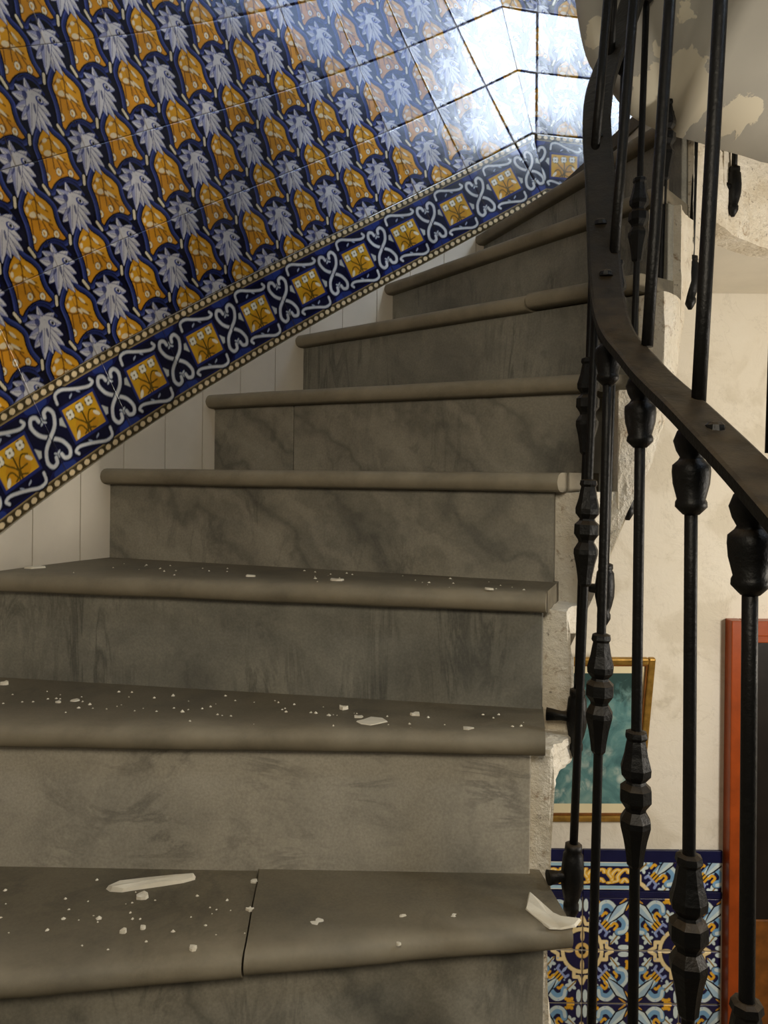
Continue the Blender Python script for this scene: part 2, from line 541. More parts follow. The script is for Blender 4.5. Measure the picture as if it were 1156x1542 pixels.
    # light links between the frames
    for cx, cy in shields:
        X, Y = gx - cx, gy - cy
        for a0, b0, a1, b1 in ((-.285, .10, -.275, .02), (.065, .345, .135, .285)):
            dd = P.dseg(X, Y, [(a0, b0), (a1, b1)])
            P.put(dd < .030, NIGHT)
            P.put(dd < .017, CREAM, .9)
    return P.grid()

def paint_band(n):
    P = Paint(n, rgb(20, 25, 74))
    x, y = P.x, P.y
    DK = rgb(9, 10, 30)
    P.put(P.ell(x, y, .5, .5, .52, .42) & (np.abs(y - .5) < .36), DK, .75)
    P.put(P.ell(x, y, .0, .13, .16, .07) | P.ell(x, y, 1.0, .13, .16, .07) | P.ell(x, y, .0, .87, .16, .07) | P.ell(x, y, 1.0, .87, .16, .07), rgb(40, 58, 128), .8)
    # bead rows
    for yb in (.055, .945):
        P.put(np.abs(y - yb) < .05, rgb(66, 56, 36))
        P.put(np.abs(np.abs(y - yb) - .052) < .008, rgb(150, 130, 90))
        for k in range(-1, 11):
            P.put(P.ell(x, y, (k + .5) / 9.0, yb, .047, .037), rgb(40, 32, 20))
            P.put(P.ell(x, y, (k + .5) / 9.0, yb, .038, .030), rgb(222, 200, 158))
    # ochre square with its flowers
    s0, s1, t0, t1 = .275, .725, .315, .685
    P.put((x > s0 - .03) & (x < s1 + .03) & (y > t0 - .03) & (y < t1 + .03), rgb(34, 44, 104))
    sq = (x > s0) & (x < s1) & (y > t0) & (y < t1)
    P.put(sq, rgb(206, 156, 34))
    P.put(P.ell(x, y, .5, .42, .16, .12) & sq, rgb(196, 132, 30), .6)
    for ln in ([(.5, .30), (.49, .42), (.40, .52), (.36, .58)], [(.5, .30), (.5, .48), (.5, .6)], [(.5, .3), (.53, .45), (.60, .53), (.67, .50)], [(.47, .32), (.42, .43), (.35, .42), (.32, .33)],
               [(.42, .33), (.5, .36), (.58, .33)], [(.46, .3), (.5, .4), (.62, .42)]):
        P.put(sq & (P.dseg(x, y, curve2(ln, 5)) < .009), rgb(92, 72, 20))
    for fx, fy in ((.345, .595), (.49, .61), (.635, .62)):
        P.put(sq & P.ell(x, y, fx, fy, .058, .056), rgb(96, 74, 26))
        for a in range(4):
            P.put(sq & P.ell(x, y, fx + .028 * math.cos(a * 1.57 + .8), fy + .028 * math.sin(a * 1.57 + .8), .026, .026), rgb(232, 226, 206))
        P.put(sq & P.ell(x, y, fx, fy, .013, .013), rgb(120, 110, 60))
    for fx, fy, an in ((.665, .46, -.8), (.335, .36, .9)):
        P.put(sq & P.ell(x, y, fx, fy, .05, .022, an), rgb(230, 218, 190))
    # white scrolls
    WH = rgb(206, 206, 204); SH = rgb(120, 128, 150)
    def stroke(pts, w):
        c = curve2(pts, 7)
        for off in (-1, 0, 1):
            cc = [(a + off, b) for a, b in c]
            d = P.dseg(x, y, cc)
            P.put(d < w + .016, DK)
        for off in (-1, 0, 1):
            cc = [(a + off, b) for a, b in c]
            d = P.dseg(x, y, cc)
            P.put(d < w, SH)
            P.put(d < w * .72, WH)
    fa = [(-.045, .215), (-.065, .265), (-.125, .275), (-.16, .20), (-.11, .085), (0, 0), (.11, -.085), (.16, -.20), (.125, -.275), (.06, -.265), (.04, -.21)]
    stroke([(a, .5 + b) for a, b in fa], .026)
    stroke([(-a, .5 + b) for a, b in fa], .026)
    sc = [(.255, .765), (.275, .855), (.37, .87), (.49, .825), (.60, .785), (.72, .755), (.785, .775), (.765, .815)]
    stroke(sc, .021)
    stroke([(1 - a, 1 - b) for a, b in sc], .021)
    for tri in ([(.17, .56), (.235, .50), (.235, .62), (.20, .62)], [(.83, .44), (.765, .50), (.765, .38), (.80, .38)]):
        P.put(P.poly(x, y, tri), rgb(190, 192, 186))
    for cx in (0, 1):
        for cy in (.685, .315):
            for a in range(3):
                an = a * 2.09 + (1.57 if cy > .5 else -1.57)
                P.put(P.ell(x, y, cx + .022 * math.cos(an), cy + .022 * math.sin(an), .03, .012, an), rgb(184, 190, 196))
    for cx, cy, an in ((.45, .765, .5), (.55, .235, .5), (.56, .77, 2.4), (.44, .23, 2.4)):
        P.put(P.ell(x, y, cx, cy, .032, .011, an), rgb(160, 168, 186))
    return P.grid()

def paint_low(n):
    """quarter of a four-tile figure: ring round corner (0,0), lily towards corner (1,1)"""
    P = Paint(n, rgb(20, 21, 66))
    x, y = P.x, P.y
    sym = ((x, y), (y, x))
    SKY = rgb(120, 166, 204); ICE = rgb(206, 222, 222); GOLD = rgb(228, 172, 48); BUFF = rgb(236, 214, 160); BK = rgb(10, 10, 34)
    r = np.hypot(x, y)
    P.put((np.abs(r - .40) < .055), BK)
    P.put((np.abs(r - .40) < .038), BUFF)
    ang = np.arctan2(y, x)
    P.put(r < .14, rgb(226, 188, 110)); P.put(r < .07, BK)
    for X, Y in sym:
        # stepped bracket where the ring meets the axis
        P.put(P.dseg(X, Y, [(.36, .16), (.50, .16), (.50, .06), (.62, .0)]) < .035, BUFF)
        P.put(P.ell(X, Y, .27, .0, .10, .035), rgb(214, 190, 140))
        # white flower on either side of the diagonal
        for k in range(5):
            a = k * 1.257 + .3
            P.put(P.ell(X, Y, .66 + .062 * math.cos(a), .22 + .062 * math.sin(a), .062, .034, a), ICE)
        P.put(P.dseg(X, Y, [(.58, .12), (.74, .30)]) < .014, rgb(150, 120, 50))
        P.put(P.ell(X, Y, .86, .06, .12, .05), ICE)
        # gold trefoil on the far edge
        P.put(P.ell(X, Y, .96, .26, .06, .05) | P.ell(X, Y, .92, .20, .035, .035) | P.ell(X, Y, .92, .32, .035, .035) | P.ell(X, Y, .99, .18, .03, .04), GOLD)
        # side petals of the lily
        pet = curve2([(.56, .50), (.66, .62), (.64, .78), (.52, .88), (.38, .84), (.36, .74)], 6)
        d = P.dseg(X, Y, pet)
        P.put(d < .085, BK); P.put(d < .07, SKY)
        d2 = P.dseg(X, Y, curve2([(.58, .52), (.70, .64), (.67, .82), (.53, .93), (.38, .89), (.34, .76)], 6))
        P.put(d2 < .034, ICE)
        P.put(P.dseg(X, Y, curve2([(.40, .66), (.47, .72), (.52, .66), (.47, .60)], 5)) < .026, GOLD)
        P.put(P.dseg(X, Y, [(.90, .78), (.99, .90)]) < .018, rgb(200, 150, 60))
        P.put(P.dseg(X, Y, curve2([(.42, .44), (.34, .50), (.28, .47)], 5)) < .026, rgb(140, 156, 206))
        for ex, ey in ((.36, .56), (.52, .34), (.20, .62), (.48, .94), (.14, .50)):
            P.put(P.ell(X, Y, ex, ey, .018, .018), rgb(170, 190, 220))
    # middle petal and its band, lower shoots
    u, v = (x + y) / 2, (x - y)
    P.put(P.poly(u, v, [(.50, 0), (.62, .11), (.78, .17), (.97, .0), (.78, -.17), (.62, -.11)]), BK)
    P.put(P.poly(u, v, [(.51, 0), (.63, .075), (.78, .125), (.94, .0), (.78, -.125), (.63, -.075)]), ICE)
    P.put(P.poly(u, v, [(.51, 0), (.63, .0), (.78, .02), (.94, .0), (.78, -.125), (.63, -.075)]), SKY, .55)
    P.put(P.poly(u, v, [(.28, 0), (.36, .045), (.45, .0), (.36, -.045)]), rgb(160, 176, 214))
    bd = (np.abs(u - .485) < .045) & (np.abs(v) < .13)
    P.put(bd, rgb(222, 170, 44))
    P.put(bd & (np.abs(np.abs(v) - .045) < .016), BK)
    return P.grid()

def paint_border(n):
    """long dado border piece with gold scrollwork between pale blue lines"""
    P = Paint(n, rgb(20, 21, 66))
    x, y = P.x, P.y
    P.put((y > .84) | (y < .16), rgb(160, 196, 214)); P.put((y > .95) | (y < .05), rgb(226, 226, 214))
    for k in (0, 1):
        o = k * .5
        for pts in ([(.02 + o, .26), (.10 + o, .30), (.10 + o, .55), (.2 + o, .72), (.28 + o, .66)], [(.12 + o, .28), (.22 + o, .34), (.22 + o, .5), (.33 + o, .7), (.42 + o, .72), (.44 + o, .62)],
                    [(.05 + o, .74), (.02 + o, .6), (.08 + o, .45)], [(.3 + o, .28), (.36 + o, .4), (.42 + o, .3)]):
            P.put(P.dseg(x, y, curve2(pts, 5)) < .05, rgb(232, 178, 56))
            P.put(P.dseg(x, y, curve2(pts, 5)) < .018, rgb(244, 222, 160))
    return P.grid()

# ------------------------------------------------------------------ plan of the stair
# wall line (outer) and nosing ends, all in metres: (right of the viewer, ahead of the viewer)
WALL = [(-.91, -.9), (-.91, -.3), (-.91, .3), (-.905, .62), (-.895, .90), (-.86, 1.2), (-.785, 1.49), (-.655, 1.765), (-.475, 2.02), (-.264, 2.243), (-.006, 2.43), (.298, 2.56), (.58, 2.63), (.95, 2.68), (1.5, 2.72), (2.6, 2.72)]
_w = cat_rom([(a, b, 0) for a, b in WALL], 24)
WP = np.array([(p.x, p.y) for p in _w])
WS = np.concatenate([[0], np.cumsum(np.hypot(*np.diff(WP, axis=0).T))])

def wall_at(s):
    x = np.interp(s, WS, WP[:, 0]); y = np.interp(s, WS, WP[:, 1])
    e = 0.03
    tx = np.interp(s + e, WS, WP[:, 0]) - np.interp(s - e, WS, WP[:, 0])
    ty = np.interp(s + e, WS, WP[:, 1]) - np.interp(s - e, WS, WP[:, 1])
    l = math.hypot(tx, ty) or 1
    return Vector((x, y, 0)), Vector((tx / l, ty / l, 0)), Vector((ty / l, -tx / l, 0))

def s_near(x, y):
    return float(WS[np.argmin((WP[:, 0] - x) ** 2 + (WP[:, 1] - y) ** 2)])

RISE = 0.2
Z3 = 0.005
LEFT = {-1: (-.90, .58), 0: (-.893, .918), 1: (-.855, 1.224), 2: (-.787, 1.489), 3: (-.655, 1.760), 4: (-.475, 2.02), 5: (-.268, 2.243), 6: (-.006, 2.43), 7: (.298, 2.56), 8: (.60, 2.635)}
RIGHT = {-1: (.272, .92), 0: (.278, 1.093), 1: (.260, 1.209), 2: (.280, 1.315), 3: (.322, 1.42), 4: (.415, 1.52), 5: (.50, 1.53), 6: (.56, 1.572), 7: (.625, 1.685), 8: (.74, 1.80)}
LOW = {2: -.203, 1: -.412, 0: -.65, -1: -.87, -2: -1.08}
def zt(k): return LOW.get(k, Z3 + RISE * (k - 3))

# tile courses: the stair course rises at ALPHA from S0 to the landing
S_REF = s_near(-.006, 2.43)
V_REF = 0.600                       # underside of the band at S_REF (eye level = 0)
S_KINK = s_near(.55, 2.625)
def band_low(s):
    return V_REF + math.tan(ALPHA) * (min(s, S_KINK) - S_REF)
V_KINK = band_low(S_KINK)

# ------------------------------------------------------------------ setting: walls
S_UNDER = s_near(.34, 2.575)        # beyond this the wall stands on the landing
def ribbon_wall(name, s0, s1, z1, off, mat, thick=0.12, n=120):
    vs, fs = [], []
    for i in range(n + 1):
        s = s0 + (s1 - s0) * i / n
        p, t, nn = wall_at(s)
        z0 = -EZ if s < S_UNDER else .80
        for o in (off, off - thick):
            q = p + nn * o
            vs += [W(q.x, q.y, z0), W(q.x, q.y, z1)]
    for i in range(n):
        a, b = i * 4, i * 4 + 4
        fs += [(a, a + 1, b + 1, b), (a + 2, b + 2, b + 3, a + 3), (a + 1, a + 3, b + 3, b + 1), (a, b, b + 2, a + 2)]
    fs += [(0, 2, 3, 1), (n * 4, n * 4 + 1, n * 4 + 3, n * 4 + 2)]
    return link(name, mesh(name, vs, fs), mat, None, False)

wall_left = ribbon_wall('wall_left', 0.5, WS[-1] - .02, 4.2, -0.0075, M['mortar'])
tag(wall_left, kind='structure')

NF = 104
field_me = tile_mesh('wall_tile', paint_field(NF), TS - .0009, TS - .0009, mat=M['glaze'], bend=.45, ang=ALPHA)
band_me = tile_mesh('border_tile', paint_band(NF), TS - .0009, TS - .0009, mat=M['glaze'], bend=.45, ang=ALPHA)

random.seed(4)
def place_tile(me, s, v, ang, jit=0.0016):
    p, t, nn = wall_at(s)
    e1 = t * math.cos(ang) + Vector((0, 0, 1)) * math.sin(ang)
    e2 = t * -math.sin(ang) + Vector((0, 0, 1)) * math.cos(ang)
    m = Matrix((e1, e2, nn)).transposed().to_4x4()
    m = m @ Matrix.Rotation(random.gauss(0, jit), 4, 'X') @ Matrix.Rotation(random.gauss(0, jit), 4, 'Y')
    m.translation = W(p.x, p.y, v)
    return m

def clipped(me, s, v, ang, keep_left):
    """cut a tile along the mitre where the sloping course turns level"""
    # mitre line through (S_KINK, V_KINK) in wall coordinates
    mang = ALPHA / 2 + math.pi / 2
    d = Vector((math.cos(mang), math.sin(mang)))
    nrm = Vector((d.y, -d.x))                     # points to larger s
    rel = Vector((S_KINK - s, V_KINK - v))
    c, sn = math.cos(-ang), math.sin(-ang)
    lp = Vector((rel.x * c - rel.y * sn, rel.x * sn + rel.y * c, 0))
    ln = Vector((nrm.x * c - nrm.y * sn, nrm.x * sn + nrm.y * c, 0))
    if not keep_left: ln = -ln
    dist = -lp.dot(ln)                            # tile centre beyond the line when > 0
    half = TS * .5 * (abs(ln.x) + abs(ln.y))
    if dist > half - .002: return None
    if dist < -half: return me
    bm = bmesh.new()
    bm.from_mesh(me)
    bmesh.ops.bisect_plane(bm, geom=bm.verts[:] + bm.edges[:] + bm.faces[:], plane_co=lp - ln * .0008, plane_no=ln, clear_outer=True)
    out = bpy.data.meshes.new(me.name + '_cut')
    bm.to_mesh(out); bm.free()
    out.materials.append(M['glaze'])
    return out

ROWS = 6
ca, sa = math.cos(ALPHA), math.sin(ALPHA)
J0 = 0.76           # shift of the joints along the course
for row in range(ROWS + 1):
    for col in range(-18, 9):
        a = (col + J0) * TS
        b = (row + .5) * TS
        s = S_REF + a * ca - b * sa
        v = V_REF + a * sa + b * ca
        if s < s_near(-.905, .55) or s > S_KINK + .5: continue
        me = clipped(band_me if row == 0 else field_me, s, v, ALPHA, True)
        if me is None or len(me.vertices) < 4: continue
        o = link('border_tile' if row == 0 else 'wall_tile', me, None, wall_left)
        o.matrix_world = place_tile(me, s, v, ALPHA)
# level course beyond the mitre
for row in range(ROWS + 1):
    for col in range(-3, 6):
        s = S_KINK + (col + .28) * TS
        v = V_KINK + (row + .5) * TS
        if s > s_near(1.35, 2.71): continue
        me = clipped(band_me if row == 0 else field_me, s, v, 0.0, False)
        if me is None or len(me.vertices) < 4: continue
        o = link('border_tile' if row == 0 else 'wall_tile', me, None, wall_left)
        o.matrix_world = place_tile(me, s, v, 0.0)

# white upright tiles between the border course and the treads
s = s_near(-.893, .92) - .02
widths = [.122, .117, .125, .12]
i = 0
s_end = s_near(1.3, 2.705)
while s < s_end:
    w = widths[i % 4]; i += 1
    s2 = s + w - .0022
    # lowest tread under this piece
    kz = -2
    for k in range(-1, 9):
        if s_near(*LEFT[k]) + .028 < s: kz = k
    zl = zt(kz) - .06
    vs = []
    for o_ in (.0015, -.0075):
        for ss, hi in ((s, 0), (s2, 0), (s2, 1), (s, 1)):
            p, t, nn = wall_at(ss)
            q = p + nn * o_
            vs.append(W(q.x, q.y, band_low(ss) - .002 if hi else min(zl, band_low(ss) - .02)))
    link('skirting_tile', mesh('skirting_tile', vs, [(0, 1, 2, 3), (4, 7, 6, 5), (0, 4, 5, 1), (1, 5, 6, 2), (2, 6, 7, 3), (3, 7, 4, 0)]), M['skirting'], wall_left)
    s += w

# ------------------------------------------------------------------ staircase
stair = empty('staircase', W(.0, 1.2, -EZ))
tag(stair, 'grey marble winding staircase rising past the tiled wall', 'staircase')
TH = .037

def lerp2(a, b, t): return (a[0] + (b[0] - a[0]) * t, a[1] + (b[1] - a[1]) * t)

def perp_back(k):
    L, R = Vector(LEFT[k]), Vector(RIGHT[k])
    d = (R - L).normalized()
    n = Vector((-d.y, d.x))
    return n if n.y > 0 or n.x > 0 else -n

def riser_line(k, off=.03):
    n = perp_back(k)
    return (Vector(LEFT[k]) + n * off, Vector(RIGHT[k]) + n * off)

def tread_mesh(k, t0=0.0, t1=1.0, jag0=0, jag1=0, seed=0, over=.0, dz=0.0, slant=0.0):
    L, R = Vector(LEFT[k]), Vector(RIGHT[k])
    d = (R - L)
    R2 = R + d.normalized() * over
    L2 = L - d.normalized() * .02
    if k < 8:
        bl, br = riser_line(k + 1, .05)
        dd = (br - bl).normalized()
        br = br + dd * over * .6
        bl = bl - dd * .02
    n = 30
    z = zt(k) + dz
    r = TH / 2
    prof = [(math.cos(a) * r, math.sin(a) * r) for a in np.linspace(math.pi / 2, -math.pi / 2, 9)]
    rings = []
    for i in range(n + 1):
        u = i / n
        ring = []
        def at(tt, back):
            # irregular ends where the slab is broken
            e0 = t0 + (jag0 * (fnoise((tt * 0 + back * 7, seed, 0), 1.3) ) if jag0 else 0)
            e1 = t1 + (jag1 * (fnoise((tt * 0 + back * 7, seed, 0), 1.3) ) if jag1 else 0)
            if jag0: e0 += slant * back
            if jag1: e1 += slant * back
            t = e0 + (e1 - e0) * tt
            f = L2.lerp(R2, t); b = bl.lerp(br, t)
            return f, b
        for (px, pz) in prof:
            f, b = at(u, 0.0)
            dirv = (b - f).normalized()
            wob = .0022 * fnoise((f.x, f.y, k), 9.0, seed) + .0012 * fnoise((f.x, f.y, k + pz * 40), 40.0, seed)
            q = f + dirv * (r - px - wob)
            zz = z - r + pz + .0012 * fnoise((f.x, f.y, k), 6.0, seed + 3)
            ring.append(W(q.x, q.y, zz))
        top = []
        for bk in (.25, .5, .75, 1.0):
            f, b = at(u, bk)
            q = f.lerp(b, bk)
            top.append(W(q.x, q.y, z))
        bot = W(*(at(u, 1.0)[1]), z - TH)
        rings.append(list(reversed(top)) + ring + [bot])
    m = len(rings[0])
    vs = [v for rg in rings for v in rg]
    fs = []
    for i in range(n):
        for j in range(m):
            a, b = i * m + j, i * m + (j + 1) % m
            fs.append((a, b, b + m, a + m))
    fs += [tuple(range(m))[::-1], tuple(n * m + j for j in range(m))]
    me = mesh('tread', vs, fs)
    at_ = me.attributes.new('worn_lit', 'FLOAT', 'POINT')
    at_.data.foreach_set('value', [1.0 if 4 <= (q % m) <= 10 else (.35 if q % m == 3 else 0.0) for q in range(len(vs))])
    return me

def add_part(name, me, mat, parent=stair, smooth=False):
    o = link(name, me, mat, None, smooth)
    adopt(o, parent)
    return o

def autosmooth(o, ang=40):
    for p in o.data.polygons: p.use_smooth = True
    bm = bmesh.new(); bm.from_mesh(o.data)
    bmesh.ops.recalc_face_normals(bm, faces=bm.faces[:])
    for e in bm.edges:
        if len(e.link_faces) == 2 and e.calc_face_angle(0) > math.radians(ang): e.smooth = False
    bm.to_mesh(o.data); bm.free()

OVER = {-1: .02, 0: .0, 1: 0, 2: 0, 3: 0, 4: .0, 5: .0, 6: 0, 7: 0}
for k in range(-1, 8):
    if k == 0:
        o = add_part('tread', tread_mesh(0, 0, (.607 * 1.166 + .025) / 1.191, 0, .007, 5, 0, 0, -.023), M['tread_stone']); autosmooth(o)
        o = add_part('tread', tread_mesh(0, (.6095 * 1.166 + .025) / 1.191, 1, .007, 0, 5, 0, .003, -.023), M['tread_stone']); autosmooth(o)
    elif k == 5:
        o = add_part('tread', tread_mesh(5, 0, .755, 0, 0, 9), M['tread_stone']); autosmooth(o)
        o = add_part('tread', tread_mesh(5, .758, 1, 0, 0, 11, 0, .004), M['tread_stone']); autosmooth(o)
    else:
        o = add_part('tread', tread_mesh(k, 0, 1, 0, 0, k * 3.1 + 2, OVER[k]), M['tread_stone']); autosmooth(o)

def riser_mesh(k, t0, t1, short=.035):
    a, b = riser_line(k)
    d = (b - a).normalized()
    b = b - d * short
    a = a - d * .01
    n = perp_back(k)
    p0, p1 = a.lerp(b, t0), a.lerp(b, t1)
    q0, q1 = p0 + n * .02, p1 + n * .02
    z0, z1 = zt(k - 1) - .01, zt(k) - TH + .001
    bm = bmesh.new()
    v = [bm.verts.new(W(p.x, p.y, z)) for p in (p0, p1, q1, q0) for z in (z0, z1)]
    for f in ((0, 2, 3, 1), (2, 4, 5, 3), (4, 6, 7, 5), (6, 0, 1, 7), (1, 3, 5, 7), (0, 6, 4, 2)):
        bm.faces.new([v[i] for i in f])
    bmesh.ops.bevel(bm, geom=[e for e in bm.edges], offset=.0022, segments=2, affect='EDGES', profile=.5)
    return bm_mesh(bm, 'riser')
SHORT = {0: .032, 1: .017, 2: .002, 3: .008, 4: .02, 5: .01, 6: 0, 7: 0, 8: 0, -1: .02}
RM = {-1: 'marble_pale', 0: 'marble_vein', 1: 'marble_pale', 2: 'marble_streak', 3: 'marble_vein', 4: 'marble_vein', 5: 'marble_streak', 6: 'marble_streak', 7: 'marble_streak', 8: 'marble_streak'}
for k in range(-1, 9):
    if k == 4:
        add_part('riser', riser_mesh(4, 0, .272, SHORT[k]), M[RM[k]])
        add_part('riser', riser_mesh(4, .274, 1, SHORT[k]), M[RM[k]])
    else:
        add_part('riser', riser_mesh(k, 0, 1, SHORT[k]), M[RM[k]])

# landing slab at the head of the flight
LZ = zt(8)
EDGE = [(.64, 1.74), (.76, 1.83), (.90, 1.955), (1.1, 2.06), (1.5, 2.12), (2.55, 2.15)]
def extrude_poly(pts, z0, z1, name):
    bm = bmesh.new()
    lo = [bm.verts.new(W(x, y, z0)) for x, y in pts]
    hi = [bm.verts.new(W(x, y, z1)) for x, y in pts]
    bm.faces.new(lo); bm.faces.new(hi)
    n = len(pts)
    for i in range(n):
        bm.faces.new((lo[i], lo[(i + 1) % n], hi[(i + 1) % n], hi[i]))
    return bm_mesh(bm, name)
r8 = riser_line(8, .0)
land_pts = [tuple(r8[0])] + [tuple(r8[1])] + EDGE[1:] + [(2.55, 3.0), (.70, 3.0), (.63, 2.68)]
add_part('landing', extrude_poly(land_pts, LZ - .04, LZ, 'landing'), M['tread_stone'])
under_pts = [(.60, 2.9), (.70, 2.05)] + EDGE[1:] + [(2.55, 3.056), (.60, 3.056)]
add_part('landing_underside', extrude_poly(under_pts, .735, LZ - .041, 'landing_underside'), M['plaster'])

# crumbling plaster string along the open side, stepped under every tread
def inner_path(kf):
    k0 = int(math.floor(kf)); f = kf - k0
    a, b = RIGHT[k0], RIGHT[min(k0 + 1, 8)]
    return Vector(lerp2(a, b, f))
def string_mesh():
    pts = cat_rom([(RIGHT[k][0], RIGHT[k][1], 0) for k in range(-1, 9)] + [(.90, 1.955, 0), (1.1, 2.06, 0), (1.5, 2.12, 0), (2.5, 2.15, 0)], 10)
    # step index along the path
    vs, fs = [], []
    prev = None
    m = 9
    rings = []
    npts = len(pts)
    def tops(i):
        kf = -1 + i / 10.0
        if kf >= 8: return LZ - .03
        return None
    secs = []
    CUT = {0: 3, 1: 4, 2: 4, 3: 3, 4: 5, 5: 5, 6: 4, 7: 3, 8: 2}    # where along each span the riser stands
    def top_of(kk): return (zt(kk) - TH if kk < 8 else LZ - .04)
    for i, p in enumerate(pts):
        raw = -1 + i / 10.0
        kf = min(raw, 8.0)
        k = int(math.floor(raw + 1e-6))
        c = CUT.get(k, 99 if k < 0 else -1)
        if i % 10 == c:
            secs.append((p, top_of(k - 1), kf)); secs.append((p, top_of(k), kf))
        else:
            kk = k if (i % 10) > c else k - 1
            secs.append((p, top_of(max(min(kk, 8), -2)), kf))
    nsec = len(secs)
    for i, (p, zt_, kf) in enumerate(secs):
        a = secs[max(i - 2, 0)][0]; b = secs[min(i + 2, nsec - 1)][0]
        t = (b - a).normalized()
        o = Vector((t.y, -t.x, 0))
        zb = zt(0) + RISE * kf + float(np.interp(kf, [-1, .9, 1.4, 3, 4, 8], [-.6, -.5, -.18, -.18, -.36, -.36]))
        zb = max(min(zb, zt_ - .05, .66), -EZ)
        prof = []
        out = float(np.interp(kf, [-1, .3, 1.3, 2.2, 3], [-.022, -.022, .011, .042, .036]))
        ins = float(np.interp(kf, [-1, .3, 1.3, 2.2, 3], [-.045, -.045, -.03, -.015, -.03]))
        calm = 1.0 if kf < 3 else .35
        for j in range(m):
            zz = zt_ + (zb - zt_) * j / (m - 1)
            bul = calm * (.010 * fnoise((p.x, p.y, zz), 14) + .006 * fnoise((p.x, p.y, zz), 45))
            q = p + o * (out + bul)
            prof.append(W(q.x, q.y, zz))
        for j in (m - 1, 0):
            zz = zt_ + (zb - zt_) * j / (m - 1)
            q = p + o * ins
            prof.append(W(q.x, q.y, zz))
        rings.append(prof)
    mm = m + 2
    vs = [v for r in rings for v in r]
    for i in range(nsec - 1):
        for j in range(mm):
            a, b = i * mm + j, i * mm + (j + 1) % mm
            fs.append((a, b, b + mm, a + mm))
    fs += [tuple(range(mm)), tuple((nsec - 1) * mm + j for j in reversed(range(mm)))]
    me = mesh('plaster_string', vs, fs)
    bm = bmesh.new(); bm.from_mesh(me)
    bmesh.ops.recalc_face_normals(bm, faces=bm.faces[:])
    bmesh.ops.subdivide_edges(bm, edges=[e for e in bm.edges if e.calc_length() > .03], cuts=1, use_grid_fill=True)
    for v in bm.verts:
        c = v.co
        g = 1.0 if c.z < EZ + .1 else .35
        v.co.x += g * (.005 * fnoise(c, 40, 1.0) + .003 * fnoise(c, 90, 4.0))
        v.co.y += g * .004 * fnoise(c, 40, 2.0)
        v.co.z += g * .003 * fnoise(c, 40, 3.0)
    bmesh.ops.triangulate(bm, faces=[f for f in bm.faces if len(f.verts) > 4])
    bm.to_mesh(me); bm.free()
    return me
o = add_part('plaster_string', string_mesh(), M['rough_plaster'])
tag(o, 'crumbling plaster edge of the stair')

# closing underside of the flight
vs, fs = [], []
cnt = 0
for k in range(-1, 9):
    zb = min(zt(0) + RISE * k - .33 - (.07 if k > 3 else 0), .70)
    l, r_ = LEFT[k], RIGHT[k]
    for t in (0, .5, 1):
        q = lerp2(l, r_, t)
        vs.append(W(q[0], q[1], zb))
for i in range(9):
    for j in range(2):
        a = i * 3 + j
        fs.append((a, a + 1, a + 4, a + 3))
add_part('flight_underside', mesh('flight_underside', vs, fs), M['plaster'])

# ------------------------------------------------------------------ railing
rail_root = empty('stair_railing', W(.30, 1.1, -EZ))
tag(rail_root, 'black iron stair railing with knobbed balusters and raised rods', 'railing')

def lathe(profile, seg, name):
    """profile: (z, r) list downwards"""
    vs, fs = [], []
    for z, r in profile:
        for i in range(seg):
            a = 2 * math.pi * (i + .5) / seg
            vs.append((r * math.cos(a), r * math.sin(a), z))
    m = len(profile)
    for j in range(m - 1):
        for i in range(seg):
            a, b = j * seg + i, j * seg + (i + 1) % seg
            fs.append((a, a + seg, b + seg, b))
    fs += [tuple(range(seg)), tuple((m - 1) * seg + i for i in reversed(range(seg)))]
    me = mesh(name, vs, fs)
    me.materials.append(M['iron'])
    return me

mid_prof = [(0, .0085), (-.002, .0130), (-.008, .0140), (-.012, .0115), (-.018, .0128), (-.030, .0148), (-.046, .0192), (-.054, .0186), (-.062, .0120), (-.065, .0130), (-.071, .0195), (-.086, .0198),
            (-.095, .0135), (-.099, .0125), (-.103, .0150), (-.110, .0190), (-.117, .0192), (-.134, .0150), (-.152, .0118), (-.164, .0105), (-.168, .0075)]
top_prof = [(.004, .006), (0, .0085), (-.006, .0140), (-.016, .0178), (-.026, .0150), (-.033, .0112), (-.036, .0130), (-.041, .0185), (-.048, .0190), (-.060, .0180), (-.076, .0140), (-.079, .0155), (-.084, .0158), (-.088, .0120), (-.092, .0080)]
base_prof = [(.062, .0080), (.060, .0135), (.052, .0140), (.049, .0125), (.044, .0160), (.020, .0182), (.0, .0178), (-.018, .0140), (-.030, .0105), (-.034, .0125), (-.042, .0125), (-.050, .0085), (-.058, .004)]
mid_me = lathe(mid_prof, 8, 'middle_knob')
top_me = lathe(top_prof, 12, 'top_knob')
base_me = lathe(base_prof, 10, 'base_finial')
for me in (top_me, base_me):
    for p in me.polygons: p.use_smooth = True

def tube_mesh(pts, r, seg, name):
    vs, fs = [], []
    n = len(pts)
    for i, p in enumerate(pts):
        p = Vector(p)
        a = Vector(pts[max(i - 1, 0)]); b = Vector(pts[min(i + 1, n - 1)])
        t = (b - a).normalized()
        u = t.cross(Vector((0, 1, 0)) if abs(t.y) < .9 else Vector((1, 0, 0))).normalized()
        w = t.cross(u)
        rr = r[i] if isinstance(r, (list, tuple)) else r
        for k in range(seg):
            an = 2 * math.pi * k / seg
            vs.append(p + (u * math.cos(an) + w * math.sin(an)) * rr)
    for i in range(n - 1):
        for k in range(seg):
            a, b = i * seg + k, i * seg + (k + 1) % seg
            fs.append((a, b, b + seg, a + seg))
    fs += [tuple(reversed(range(seg))), tuple((n - 1) * seg + k for k in range(seg))]
    me = mesh(name, vs, fs)
    for p in me.polygons: p.use_smooth = len(p.vertices) == 4
    return me

